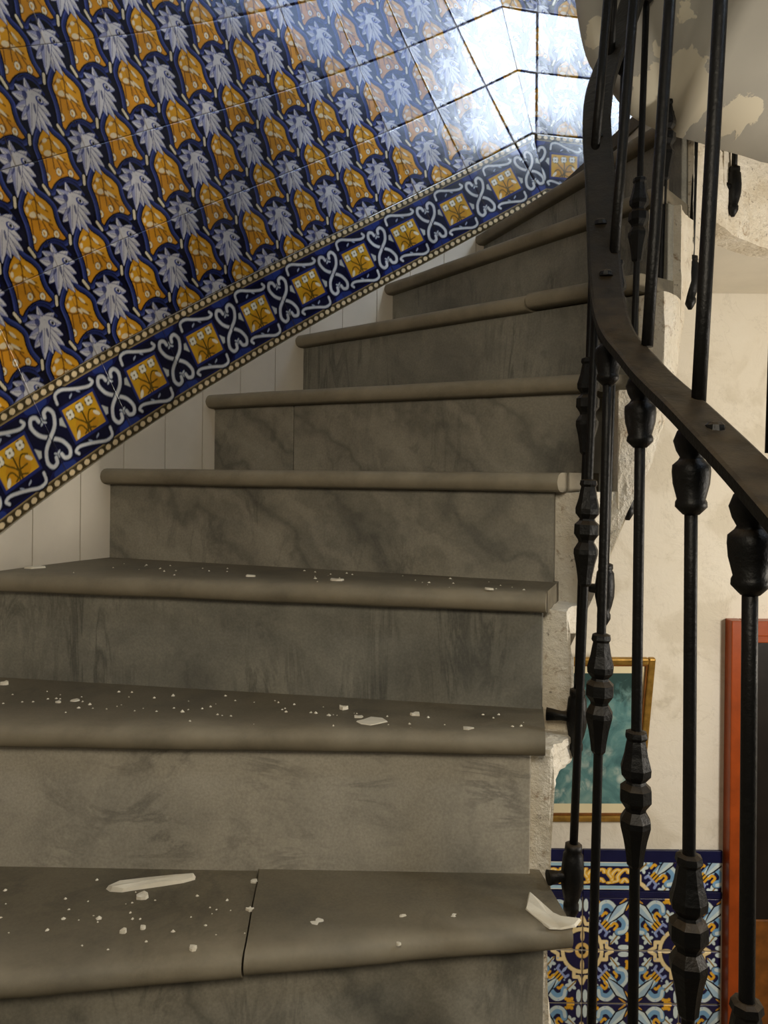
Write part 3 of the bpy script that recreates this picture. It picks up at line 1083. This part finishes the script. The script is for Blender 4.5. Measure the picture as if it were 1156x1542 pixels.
# rail line (flat bar): x, d, z
RAIL = [(.335, .36, -.16), (.322, .52, -.075), (.315, .656, .003), (.315, .784, .065), (.315, .941, .139), (.3135, 1.07, .231), (.336, 1.20, .446), (.364, 1.32, .656), (.444, 1.43, .856), (.515, 1.52, 1.046), (.60, 1.60, 1.24), (.70, 1.68, 1.44)]
# baluster: (base x, d, z of bracket), (top x, d, z), bracket?
BAL = [
    ((.318, .52, -1.30), (.322, .52, -.075)),
    ((.318, .656, -1.18), (.315, .656, .003)),
    ((.320, .784, -1.06), (.315, .784, .065)),
    ((.313, .941, -.98), (.315, .941, .139)),
    ((.297, 1.07, -.86), (.3135, 1.07, .231)),
    ((.302, 1.20, -.64), (.336, 1.20, .446)),
    ((.337, 1.32, -.43), (.364, 1.32, .656)),
    ((.415, 1.43, -.225), (.444, 1.43, .856)),
    ((.487, 1.52, -.03), (.515, 1.52, 1.046)),
    ((.566, 1.60, .17), (.60, 1.60, 1.24)),
    ((.678, 1.70, .43), (.70, 1.70, 1.50)),
    ((.830, 1.83, .682), (.85, 1.83, 1.55)),
]
def string_side(x, d):
    best = min(range(200), key=lambda i: (inner_path(-1 + 9 * i / 199).x - x) ** 2 + (inner_path(-1 + 9 * i / 199).y - d) ** 2)
    return inner_path(-1 + 9 * best / 199)

for i, (b, t) in enumerate(BAL):
    B, T = W(*b), W(*t)
    up = (T - B).normalized()
    rot = up.to_track_quat('Z', 'X').to_euler()
    sh = link('baluster', tube_mesh([B.lerp(T, k / 6) for k in range(7)], .0067, 10, 'baluster'), M['iron'])
    adopt(sh, rail_root)
    km = T - up * (.452)
    for nm, me, loc in (('top_knob', top_me, T - up * .012), ('middle_knob', mid_me, km), ('base_finial', base_me, B)):
        o = link(nm, me)
        o.parent = sh
        o.rotation_euler = rot
        o.rotation_euler.rotate_axis('Z', i * .7)
        o.location = loc
    # bracket into the string
    st = string_side(b[0], b[1])
    e = W(st.x, st.y, b[2] + .012)
    st2 = B + Vector((0, 0, .012))
    if (st2 - e).length > .02:
        o = link('bracket', tube_mesh([st2, st2.lerp(e, .5), e], [.010, .0085, .012], 8, 'bracket'), M['iron'])
        o.parent = sh

def flat_bar(path, w, h, name, n=10):
    pts = cat_rom([W(*p) for p in path], n)
    vs, fs = [], []
    N_ = len(pts)
    sec = [(-w / 2, h * .35), (-w / 2 + h * .3, h / 2), (w / 2 - h * .3, h / 2), (w / 2, h * .35), (w / 2, -h / 2), (-w / 2, -h / 2)]
    m = len(sec)
    for i, p in enumerate(pts):
        t = (pts[min(i + 1, N_ - 1)] - pts[max(i - 1, 0)]).normalized()
        side = t.cross(Vector((0, 0, 1))).normalized()
        up = side.cross(t).normalized()
        for a, b in sec:
            vs.append(p + side * a + up * b)
    for i in range(N_ - 1):
        for j in range(m):
            a, b = i * m + j, i * m + (j + 1) % m
            fs.append((a, b, b + m, a + m))
    fs += [tuple(reversed(range(m))), tuple((N_ - 1) * m + j for j in range(m))]
    me = mesh(name, vs, fs)
    bm = bmesh.new(); bm.from_mesh(me); bmesh.ops.recalc_face_normals(bm, faces=bm.faces[:]); bm.to_mesh(me); bm.free()
    return me
bar = link('rail_bar', flat_bar(RAIL, .046, .012, 'rail_bar'), M['iron'])
adopt(bar, rail_root)
tag(bar, 'flat dusty iron rail bar')
# second thin strip under the bar
strip = link('rail_strip', flat_bar([(x - .002, d, z - .0105) for x, d, z in RAIL], .026, .009, 'rail_strip'), M['iron'])
adopt(strip, rail_root)

# rods raised above the bar, with the upper handrail
RODS = [((.352, .69, .022), (.362, .69, .50)), ((.333, .811, .078), (.357, .811, .62)), ((.3375, .985, .167), (.368, .985, .72)), ((.337, 1.13, .328), (.374, 1.13, .88)), ((.3395, 1.25, .53), (.38, 1.25, 1.08)), ((.40, 1.375, .755), (.42, 1.375, 1.30)), ((.345, .57, -.05), (.352, .57, .40))]
for b, t in RODS:
    o = link('raised_rod', tube_mesh([W(*b).lerp(W(*t), k / 4) for k in range(5)], .0076, 12, 'raised_rod'), M['iron'])
    adopt(o, rail_root)
top_rail = [(.36, .40, .31), (.352, .57, .40), (.362, .69, .50), (.357, .811, .62), (.368, .985, .72), (.374, 1.13, .88), (.38, 1.25, 1.08), (.42, 1.375, 1.30), (.48, 1.46, 1.46)]
o = link('upper_handrail', flat_bar(top_rail, .04, .012, 'upper_handrail'), M['iron'])
adopt(o, rail_root)
# rivets on the bar
riv = lathe([(.006, .001), (.005, .006), (.002, .009), (-.004, .010)], 10, 'rivet')
for x, d, z in ((.318, .735, .048), (.325, 1.16, .385), (.347, 1.262, .562), (.318, 1.105, .293)):
    o = link('rivet', riv); o.location = W(x, d, z)
    o.parent = rail_root; o.matrix_parent_inverse = Matrix.Translation(-Vector(rail_root.location))

# ------------------------------------------------------------------ next flight overhead
def upper_flight():
    # lower edge of the next flight: x, d, z (well side first, then along the landing)
    def bp(px, py, D):
        return Vector(((px - 578) / FPX * D, D, (712.8 + .0105 * (px - 578) - py) / FPX * D))
    edge = [bp(836, -140, 1.54), bp(852, -60, 1.56), bp(862, 20, 1.57), bp(880, 98, 1.58), bp(912, 140, 1.59), bp(948, 180, 1.605), bp(1003, 202, 1.63), bp(1085, 228, 1.71), bp(1156, 244, 1.80), bp(1260, 262, 1.93), Vector((1.7, 2.07, .74)), Vector((2.29, 2.13, .74))]
    edge = cat_rom(edge, 5)
    n = len(edge)
    vs, fs = [], []
    m = 14
    for i, p in enumerate(edge):
        u = i / (n - 1)
        # well side: steep string face; further right: sloping underside rising towards the viewer
        w = min(max((u - .505) / .06, 0), 1)
        w = w * w * (3 - 2 * w)
        a = Vector((.12, -.20, .62)).lerp(Vector((.08, -.56, .40)), w)
        for j in range(m):
            t = j / (m - 1)
            q = p + a * (t * (1.2 + 2.1 * w))
            q += Vector((0, .012 * fnoise(q, 5), .012 * fnoise(q, 7, 3)))
            vs.append(W(q.x, q.y, q.z))
    # upper side of the slab
    base = len(vs)
    for v in list(vs):
        vs.append(v + Vector((.03, .10, .26)))
    for i in range(n - 1):
        for j in range(m - 1):
            a = i * m + j
            fs.append((a, a + m, a + m + 1, a + 1))
            fs.append((base + a, base + a + 1, base + a + m + 1, base + a + m))
    for i in range(n - 1):
        a, b = i * m, (i + 1) * m
        fs.append((a, base + a, base + b, b))
        a, b = i * m + m - 1, (i + 1) * m + m - 1
        fs.append((a, b, base + b, base + a))
    for j in range(m - 1):
        fs.append((j, j + 1, base + j + 1, base + j))
        a = (n - 1) * m + j
        fs.append((a, base + a, base + a + 1, a + 1))
    me = mesh('upper_flight', vs, fs)
    bm = bmesh.new(); bm.from_mesh(me)
    bmesh.ops.recalc_face_normals(bm, faces=bm.faces[:])
    bm.to_mesh(me); bm.free()
    return me, edge
uf_me, uf_edge = upper_flight()
uf_root = link('upper_stair_flight', uf_me, M['peeling_paint'], None, True)
tag(uf_root, 'peeling white plaster underside of the next stair flight overhead', 'staircase')

# ------------------------------------------------------------------ lower room
BD = 3.05
wall_back = box('wall_back', (-.9, BD + .008, 0), (2.7, BD + .14, EZ + .9), M['whitewash'])
tag(wall_back, kind='structure')
floor = box('floor', (-.95, -.9, -.08), (2.7, BD + .14, 0), M['floor_stone'])
tag(floor, kind='structure')
wall_right = None
# right wall with the landing window
WX = 2.6
WY0, WY1, WZ0, WZ1 = -.75, .27, 2.5, 3.95
WYM = (WY0 + WY1) / 2
def right_wall():
    bm = bmesh.new()
    y0, y1, z0, z1 = WY0, WY1, WZ0, WZ1
    box_bm(bm, (WX, -.9, 0), (WX + .15, BD + .14, EZ + z0))
    box_bm(bm, (WX, -.9, EZ + z1), (WX + .15, BD + .14, EZ + 4.2))
    box_bm(bm, (WX, -.9, EZ + z0), (WX + .15, y0, EZ + z1))
    box_bm(bm, (WX, y1, EZ + z0), (WX + .15, BD + .14, EZ + z1))
    return bm_mesh(bm, 'wall_right')
wall_right = tag(link('wall_right', right_wall(), M['plaster']), kind='structure')
ceil = tag(box('ceiling', (-1.1, -.9, EZ + 4.2), (2.75, BD + .14, EZ + 4.3), M['plaster']), kind='structure')
win = bpy.data.objects.new('window_1', None)
COL.objects.link(win); win.location = (WX + .06, WYM, EZ + WZ0)
tag(win, kind='structure')
def wpart(name, lo, hi, mat):
    o = box(name, lo, hi, mat); adopt(o, win); return o
for z in (WZ0, WZ1 - .06): wpart('window_frame', (WX + .04, WY0, EZ + z), (WX + .09, WY1, EZ + z + .06), M['white_paint'])
for y in (WY0, WYM - .03, WY1 - .06): wpart('window_frame', (WX + .04, y, EZ + WZ0 + .06), (WX + .09, y + .06, EZ + WZ1 - .06), M['white_paint'])
mp, nt, b = new_mat('daylight_pane')
b.inputs['Base Color'].default_value = (.8, .9, 1, 1)
b.inputs['Emission Color'].default_value = (.72, .84, 1.0, 1)
b.inputs['Emission Strength'].default_value = 36.0
for y0, y1 in ((WY0 + .06, WYM - .03), (WYM + .03, WY1 - .06)):
    wpart('pane', (WX + .06, y0, EZ + WZ0 + .06), (WX + .066, y1, EZ + WZ1 - .06), mp)

# unseen glowing panel, added to give the wall tiles their slanting sheen
sheen_root = bpy.data.objects.new('sheen_panel', None)
COL.objects.link(sheen_root); sheen_root.location = (WX - .01, 1.1, EZ + 2.4)
tag(sheen_root, kind='structure')
mp2, nt, b = new_mat('sheen_glow')
b.inputs['Base Color'].default_value = (.7, .8, .95, 1)
b.inputs['Emission Color'].default_value = (.45, .62, 1.0, 1)
b.inputs['Emission Strength'].default_value = 5.5
VP = [(.33, 2.38), (1.05, 2.52), (1.95, 3.10), (1.95, 3.9), (.33, 3.9)]
nv = len(VP)
o = link('pane', mesh('pane', [(WX - d_, y, EZ + z) for d_ in (.012, .002) for y, z in VP], [tuple(range(nv)), tuple(reversed(range(nv, 2 * nv)))] + [(q, nv + q, nv + (q + 1) % nv, (q + 1) % nv) for q in range(nv)]), mp2)  # glowing sheet of the added panel
adopt(o, sheen_root)
for q in range(nv):
    (ya, za), (yb, zb) = VP[q], VP[(q + 1) % nv]
    o = link('window_frame', tube_mesh([(WX - .01, ya, EZ + za), (WX - .01, yb, EZ + zb)], .022, 8, 'window_frame'), M['white_paint'])  # rim round the added glowing panel
    adopt(o, sheen_root)

# dado of patterned tiles
TW, THH = .194, .212
low_me = tile_mesh('dado_tile', paint_low(84), TW - .0055, THH - .0055, mat=M['glaze_low'])
brd_me = tile_mesh('dado_border', paint_border(64), TW - .0055, .112, mat=M['glaze_low'])
R90 = Matrix.Rotation(math.radians(90), 4, 'X')
X0 = (884 - 578) / FPX * BD
def dado(me, x, z, flipx, flipz, name):
    o = link(name, me, None, wall_back)
    m = R90.copy()
    # mirrored neighbours: turn the quarter tile about its centre
    k = {(0, 0): 0, (1, 0): 1, (1, 1): 2, (0, 1): 3}[(flipx, flipz)]
    m = m @ Matrix.Rotation(k * math.pi / 2, 4, 'Z')
    if k % 2: m = m @ Matrix.Scale(THH / TW, 4, (1, 0, 0)) @ Matrix.Scale(TW / THH, 4, (0, 1, 0))
    m.translation = W(x, BD + .001, z)
    o.matrix_world = m
    return o
ZT = -1.685
for r_ in range(4):
    for c_ in range(-2, 3):
        x = X0 + (c_ + .5) * TW
        z = ZT - (r_ + .5) * THH
        if x + TW / 2 > 1.39: continue
        dado(low_me, x, z, c_ % 2, r_ % 2, 'dado_tile')
def cut_mesh(me, planes, name):
    bm = bmesh.new(); bm.from_mesh(me)
    for co, no in planes:
        bmesh.ops.bisect_plane(bm, geom=bm.verts[:] + bm.edges[:] + bm.faces[:], plane_co=co, plane_no=no, clear_outer=True)
    out = bpy.data.meshes.new(name); bm.to_mesh(out); bm.free()
    out.materials.append(M['glaze_low'])
    return out
for c_ in range(-2, 3):
    x = X0 + (c_ + .5) * TW
    right = min(x + TW / 2, 1.366) - x
    m = R90.copy()
    if c_ < 1:
        me = brd_me; m.translation = W(x, BD + .001, -1.598)
    else:
        # pieces cut from the main tile fill the border to the door
        me = cut_mesh(low_me, [((0, .056, 0), (0, 1, 0)), ((0, -.056, 0), (0, -1, 0)), ((right - .0015, 0, 0), (1, 0, 0))], 'dado_border_cut')
        m.translation = W(x, BD + .001, -1.598)
    o = link('dado_border', me, None, wall_back); o.matrix_world = m
for z0, z1 in ((-1.540, -1.492), (-1.683, -1.657)):
    for c_ in range(-2, 3):
        x = X0 + c_ * TW
        x1 = min(x + TW - .0025, 1.366)
        if x1 - x < .02: continue
        o = box('dado_strip', W(x, BD - .005, z0), W(x1, BD + .008, z1), M['navy_glaze'], None, .0015)
        o.parent = wall_back
# cut tiles against the door frame
for r_ in range(4):
    z = ZT - (r_ + .5) * THH
    xa, xb = X0 + 2 * TW, 1.364
    bm = bmesh.new(); bm.from_mesh(low_me)
    bmesh.ops.bisect_plane(bm, geom=bm.verts[:] + bm.edges[:] + bm.faces[:], plane_co=((xb - xa) - TW / 2, 0, 0), plane_no=(1, 0, 0), clear_outer=True)
    me = bpy.data.meshes.new('dado_tile_cut'); bm.to_mesh(me); bm.free(); me.materials.append(M['glaze_low'])
    if r_ % 2 == 1:
        m = R90 @ Matrix.Scale(-1, 4, (0, 1, 0))
    else:
        m = R90.copy()
    m.translation = W(xa + TW / 2, BD + .001, z)
    if xb - xa > .02:
        o = link('dado_tile', me, None, wall_back); o.matrix_world = m

# door
DX0, DX1 = 1.372, 2.30
door = bpy.data.objects.new('door_1', None); COL.objects.link(door); door.location = (DX0, BD, 0); tag(door, kind='structure')
def dpart(name, lo, hi, mat, bev=.004):
    o = box(name, lo, hi, mat, None, bev); adopt(o, door); return o
DT = -.565
dpart('door_jamb', (DX0, BD - .05, 0.0), (DX0 + .052, BD + .03, EZ + DT), M['red_paint'])
dpart('door_jamb', (DX0 + .052, BD - .03, 0.0), (DX0 + .078, BD + .03, EZ + DT - .06), M['red_paint'])
dpart('door_jamb', (DX1 - .07, BD - .05, 0.0), (DX1, BD + .03, EZ + DT), M['red_paint'])
dpart('door_head', (DX0 + .052, BD - .05, EZ + DT - .06), (DX1 - .07, BD + .03, EZ + DT), M['red_paint'])
dpart('door_head', (DX0 + .078, BD - .03, EZ + DT - .09), (DX1 - .07, BD + .03, EZ + DT - .06), M['red_paint'])
dpart('door_pane', (DX0 + .078, BD - .008, EZ - 1.76), (DX1 - .07, BD + .004, EZ + DT - .09), M['dark_opening'], 0)  # near-black sheet stands in for the shade of the room beyond
dpart('door_panel', (DX0 + .078, BD - .014, 0.01), (DX1 - .07, BD + .006, EZ - 1.76), M['brown_wood'])

# picture hanging tilted forward
pic = empty('framed_picture', W(.81, 3.03, -1.362))
tag(pic, 'gold-framed teal painting hanging on the lower white wall', 'picture')
PW, PH = .435, .705
tilt = math.atan2(.17, .69)
Mp = Matrix.Translation(W(.81, 3.032, -1.362)) @ Matrix.Rotation(tilt, 4, 'X') @ Matrix.Rotation(math.radians(-.6), 4, 'Y')
def ppart(name, lo, hi, mat, parent=None, bev=.003):
    o = box(name, lo, hi, mat, None, bev)
    o.data.transform(Mp)
    adopt(o, pic)
    return o
fw = .026
for nm, lo, hi in (('frame_side', (-PW / 2, -.022, 0), (-PW / 2 + fw, 0, PH)), ('frame_side', (PW / 2 - fw, -.022, 0), (PW / 2, 0, PH)), ('frame_side', (-PW / 2 + fw, -.022, 0), (PW / 2 - fw, 0, fw)), ('frame_side', (-PW / 2 + fw, -.022, PH - fw), (PW / 2 - fw, 0, PH))):
    ppart(nm, lo, hi, M['gold'], None, .005)
f2 = fw + .007
for lo, hi in (((-PW / 2 + fw, -.016, fw), (-PW / 2 + f2, 0, PH - fw)), ((PW / 2 - f2, -.016, fw), (PW / 2 - fw, 0, PH - fw)), ((-PW / 2 + f2, -.016, fw), (PW / 2 - f2, 0, f2)), ((-PW / 2 + f2, -.016, PH - f2), (PW / 2 - f2, 0, PH - fw))):
    ppart('inner_moulding', lo, hi, M['brown_wood'], None, .001)
ppart('mount', (-PW / 2 + f2, -.008, f2), (PW / 2 - f2, -.001, PH - f2), M['mat_board'], None, 0)
def mat_picture():
    m, nt, b = new_mat('painting')
    tc = N(nt, 'ShaderNodeTexCoord')
    v = tc.outputs['Generated']
    sx = N(nt, 'ShaderNodeSeparateXYZ'); nt.links.new(v, sx.inputs[0])
    n1 = noise_tex(nt, v, 3.5, 5, 0.6, 1.0)
    c = ramp(nt, n1, [(0.3, rgb(62, 104, 108)), (0.5, rgb(96, 142, 142)), (0.7, rgb(140, 172, 164))])
    n2 = noise_tex(nt, v, 9.0, 5, 0.65, 0.6)
    top = N(nt, 'ShaderNodeMath', operation='MULTIPLY_ADD')
    nt.links.new(sx.outputs['Z'], top.inputs[0]); top.inputs[1].default_value = 1.0
    mm = N(nt, 'ShaderNodeMath', operation='MULTIPLY'); nt.links.new(n2, mm.inputs[0]); mm.inputs[1].default_value = .5
    nt.links.new(mm.outputs[0], top.inputs[2])
    tm = ramp(nt, top.outputs[0], [(1.0, (0, 0, 0, 1)), (1.0, (0, 0, 0, 1))])
    tr = N(nt, 'ShaderNodeMapRange'); nt.links.new(top.outputs[0], tr.inputs['Value'])
    tr.inputs['From Min'].default_value = 1.02; tr.inputs['From Max'].default_value = 1.14
    c = mix(nt, c, rgb(44, 74, 72), tr.outputs[0])
    # pale foaming shapes low down on the left and centre
    lowm = N(nt, 'ShaderNodeMapRange'); nt.links.new(sx.outputs['Z'], lowm.inputs['Value'])
    lowm.inputs['From Min'].default_value = .72; lowm.inputs['From Max'].default_value = .1
    vo = N(nt, 'ShaderNodeTexVoronoi'); nt.links.new(v, vo.inputs['Vector']); vo.inputs['Scale'].default_value = 7.0
    vr = ramp(nt, vo.outputs['Distance'], [(0.25, (1, 1, 1, 1)), (0.5, (0, 0, 0, 1))])
    m2 = N(nt, 'ShaderNodeMath', operation='MULTIPLY'); nt.links.new(lowm.outputs[0], m2.inputs[0]); nt.links.new(vr, m2.inputs[1])
    n3 = ramp(nt, n2, [(0.4, (0, 0, 0, 1)), (0.6, (1, 1, 1, 1))])
    m3 = N(nt, 'ShaderNodeMath', operation='MULTIPLY'); nt.links.new(m2.outputs[0], m3.inputs[0]); nt.links.new(n3, m3.inputs[1])
    c = mix(nt, c, rgb(200, 212, 200), m3.outputs[0])
    nt.links.new(c, b.inputs['Base Color'])
    b.inputs['Roughness'].default_value = .5
    return m
mg = f2 + .032
ppart('painting', (-PW / 2 + mg, -.010, mg + .012), (PW / 2 - mg, -.002, PH - mg), mat_picture(), None, 0)

# ------------------------------------------------------------------ fallen plaster
def on_tread(px, py, k):
    z = zt(k)
    yh = 712.8 + .0105 * (px - 578)
    D = -z * FPX / (py - yh)
    return Vector(((px - 578) / FPX * D, D, z))

def flake(name, pts, z_thick, seed=0, curl=0.0):
    """irregular flat fragment from plan points"""
    random.seed(seed)
    bm = bmesh.new()
    lo, hi = [], []
    c = sum((Vector(p) for p in pts), Vector((0, 0, 0))) / len(pts)
    for p in pts:
        p = Vector(p)
        e = (p - c).length
        dz = curl * e * e
        lo.append(bm.verts.new(W(p.x, p.y, p.z + dz + .0003)))
        hi.append(bm.verts.new(W(p.x * .94 + c.x * .06, p.y * .94 + c.y * .06, p.z + dz + z_thick * random.uniform(.7, 1.2))))
    n = len(pts)
    bm.faces.new(list(reversed(lo)))
    ch = bm.verts.new(W(c.x, c.y, c.z + z_thick * 1.15))
    for i in range(n):
        bm.faces.new((hi[i], hi[(i + 1) % n], ch))
        bm.faces.new((lo[i], lo[(i + 1) % n], hi[(i + 1) % n], hi[i]))
    me = bm_mesh(bm, name)
    me.transform(Matrix.Translation(-W(c.x, c.y, c.z)))
    o = link(name, me, M['chip'])
    o.location = W(c.x, c.y, c.z)
    return o

def chip(px, py, w_px, h_px, k, label, group=None, thick=.006, seed=1):
    random.seed(seed)
    c = on_tread(px, py, k)
    rx = w_px / 2 / FPX * c.y
    n = 8
    pts = []
    for i in range(n):
        a = 2 * math.pi * i / n
        rr = random.uniform(.65, 1.1)
        q = c + Vector((math.cos(a) * rx * rr, math.sin(a) * rx * .8 * rr, 0))
        pts.append(q)
    o = flake('plaster_chip', pts, thick * .5, seed)
    tag(o, label, 'plaster chip', group)
    return o

shard = [on_tread(*p, 0) for p in ((166, 1339), (184, 1332), (230, 1326), (272, 1322.5), (301, 1320.5), (300, 1325), (282, 1330), (250, 1335), (215, 1340), (190, 1344), (172, 1343))]
o = flake('plaster_shard', shard, .007, 3)
tag(o, 'long pale plaster shard lying against the riser on the cracked step', 'plaster chip')
big = [on_tread(*p, 0) for p in ((803, 1348), (822, 1362), (840, 1377), (858, 1386), (882, 1389), (874, 1399), (852, 1402), (834, 1401), (818, 1389), (806, 1380), (797, 1372), (800, 1360))]
o = flake('plaster_flake', big, .003, 5, 1.2)
tag(o, 'large white paint flake overhanging the right end of the cracked step', 'plaster chip')
chip(221, 1352, 22, 10, 0, 'triangular plaster chip just below the long pale shard', None, .011, 11)
chip(192, 1404, 14, 8, 0, 'small plaster chip lower left of the triangular chip on the cracked step', None, .009, 12)
chip(222, 1399, 11, 7, 0, 'tiny rounded plaster chip right of the small lower chip on the cracked step', None, .008, 13)
chip(298, 1430, 15, 8, 0, 'plaster chip near the nosing left of the crack', None, .008, 14)
chip(383, 1371, 12, 7, 0, 'plaster crumb lodged in the crack of the split step', None, .008, 15)
chip(390, 1328, 16, 6, 0, 'flat plaster chip at the back right of the crack', None, .006, 16)
chip(485, 1391, 24, 8, 0, 'broad plaster chip right of the crack in mid tread', None, .006, 17)
chip(475, 1376, 12, 5, 0, 'small plaster chip behind the broad chip right of the crack', None, .005, 18)
chip(613, 1382, 13, 7, 0, 'plaster chip at the centre of the right slab of the cracked step', None, .007, 19)
chip(607, 1423, 8, 8, 0, 'plaster crumb on the nosing of the right slab', None, .006, 20)
chip(690, 1381, 14, 6, 0, 'plaster chip on the right slab short of the large flake', None, .006, 21)
chip(520, 1068, 15, 9, 1, 'rounded plaster lump at the back of the second step from below', None, .011, 22)
chip(562, 1087, 48, 8, 1, 'long flat plaster flake in the middle of the second step from below', None, .004, 23)
chip(543, 1080, 16, 6, 1, 'small plaster flake touching the long flat flake on the second step', None, .004, 24)
chip(629, 1077, 16, 8, 1, 'plaster chip right of the lump on the second step from below', None, .008, 25)
chip(708, 1097, 20, 6, 1, 'plaster flake toward the right end of the second step from below', None, .004, 26)
chip(10, 1031, 13, 9, 1, 'round plaster lump at the far left of the second step from below', None, .012, 27)
chip(117, 1055, 20, 6, 1, 'plaster flake on the left part of the second step from below', None, .004, 28)
chip(91, 1058, 10, 6, 1, 'plaster crumb left of the flake on the second step from below', None, .006, 29)
chip(508, 874, 26, 5, 2, 'plaster flake on the middle of the third step from below', None, .007, 30)
chip(738, 888, 18, 4, 2, 'plaster flake toward the right end of the third step from below', None, .007, 31)
chip(380, 868, 20, 4, 2, 'plaster flake left of centre on the third step from below', None, .006, 32)
chip(55, 855, 34, 4, 2, 'plaster flake by the white skirting on the third step from below', None, .006, 33)

def crumbs(k, n, seed):
    random.seed(seed)
    bm = bmesh.new()
    for _ in range(n):
        u = random.random(); t = random.random() ** 1.0
        f = Vector(lerp2(LEFT[k], RIGHT[k], .12 + .86 * u)); bl, br = riser_line(k + 1, 0)
        bk = bl.lerp(br, .12 + .86 * u)
        p = f.lerp(bk, .18 + .8 * t)
        r = random.uniform(.0012, .0032) * (1.4 if random.random() < .15 else 1)
        c = W(p.x, p.y, zt(k))
        vs = []
        m = 5
        a0 = random.random() * 6
        for i in range(m):
            a = a0 + 2 * math.pi * i / m
            rr = r * random.uniform(.6, 1.3)
            vs.append(bm.verts.new(c + Vector((math.cos(a) * rr, math.sin(a) * rr, .0002))))
        tp = bm.verts.new(c + Vector((0, 0, r * .9)))
        for i in range(m):
            bm.faces.new((vs[i], vs[(i + 1) % m], tp))
    me = bm_mesh(bm, 'plaster_crumbs')
    return link('plaster_crumbs', me, M['chip'])
for k, n, lab in ((0, 95, 'scattered white plaster crumbs on the cracked lower step'), (1, 70, 'scattered white plaster crumbs on the second step from below'), (2, 40, 'scattered white plaster crumbs on the third step from below')):
    o = crumbs(k, n, 50 + k)
    tag(o, lab, 'plaster crumbs', None, 'stuff')
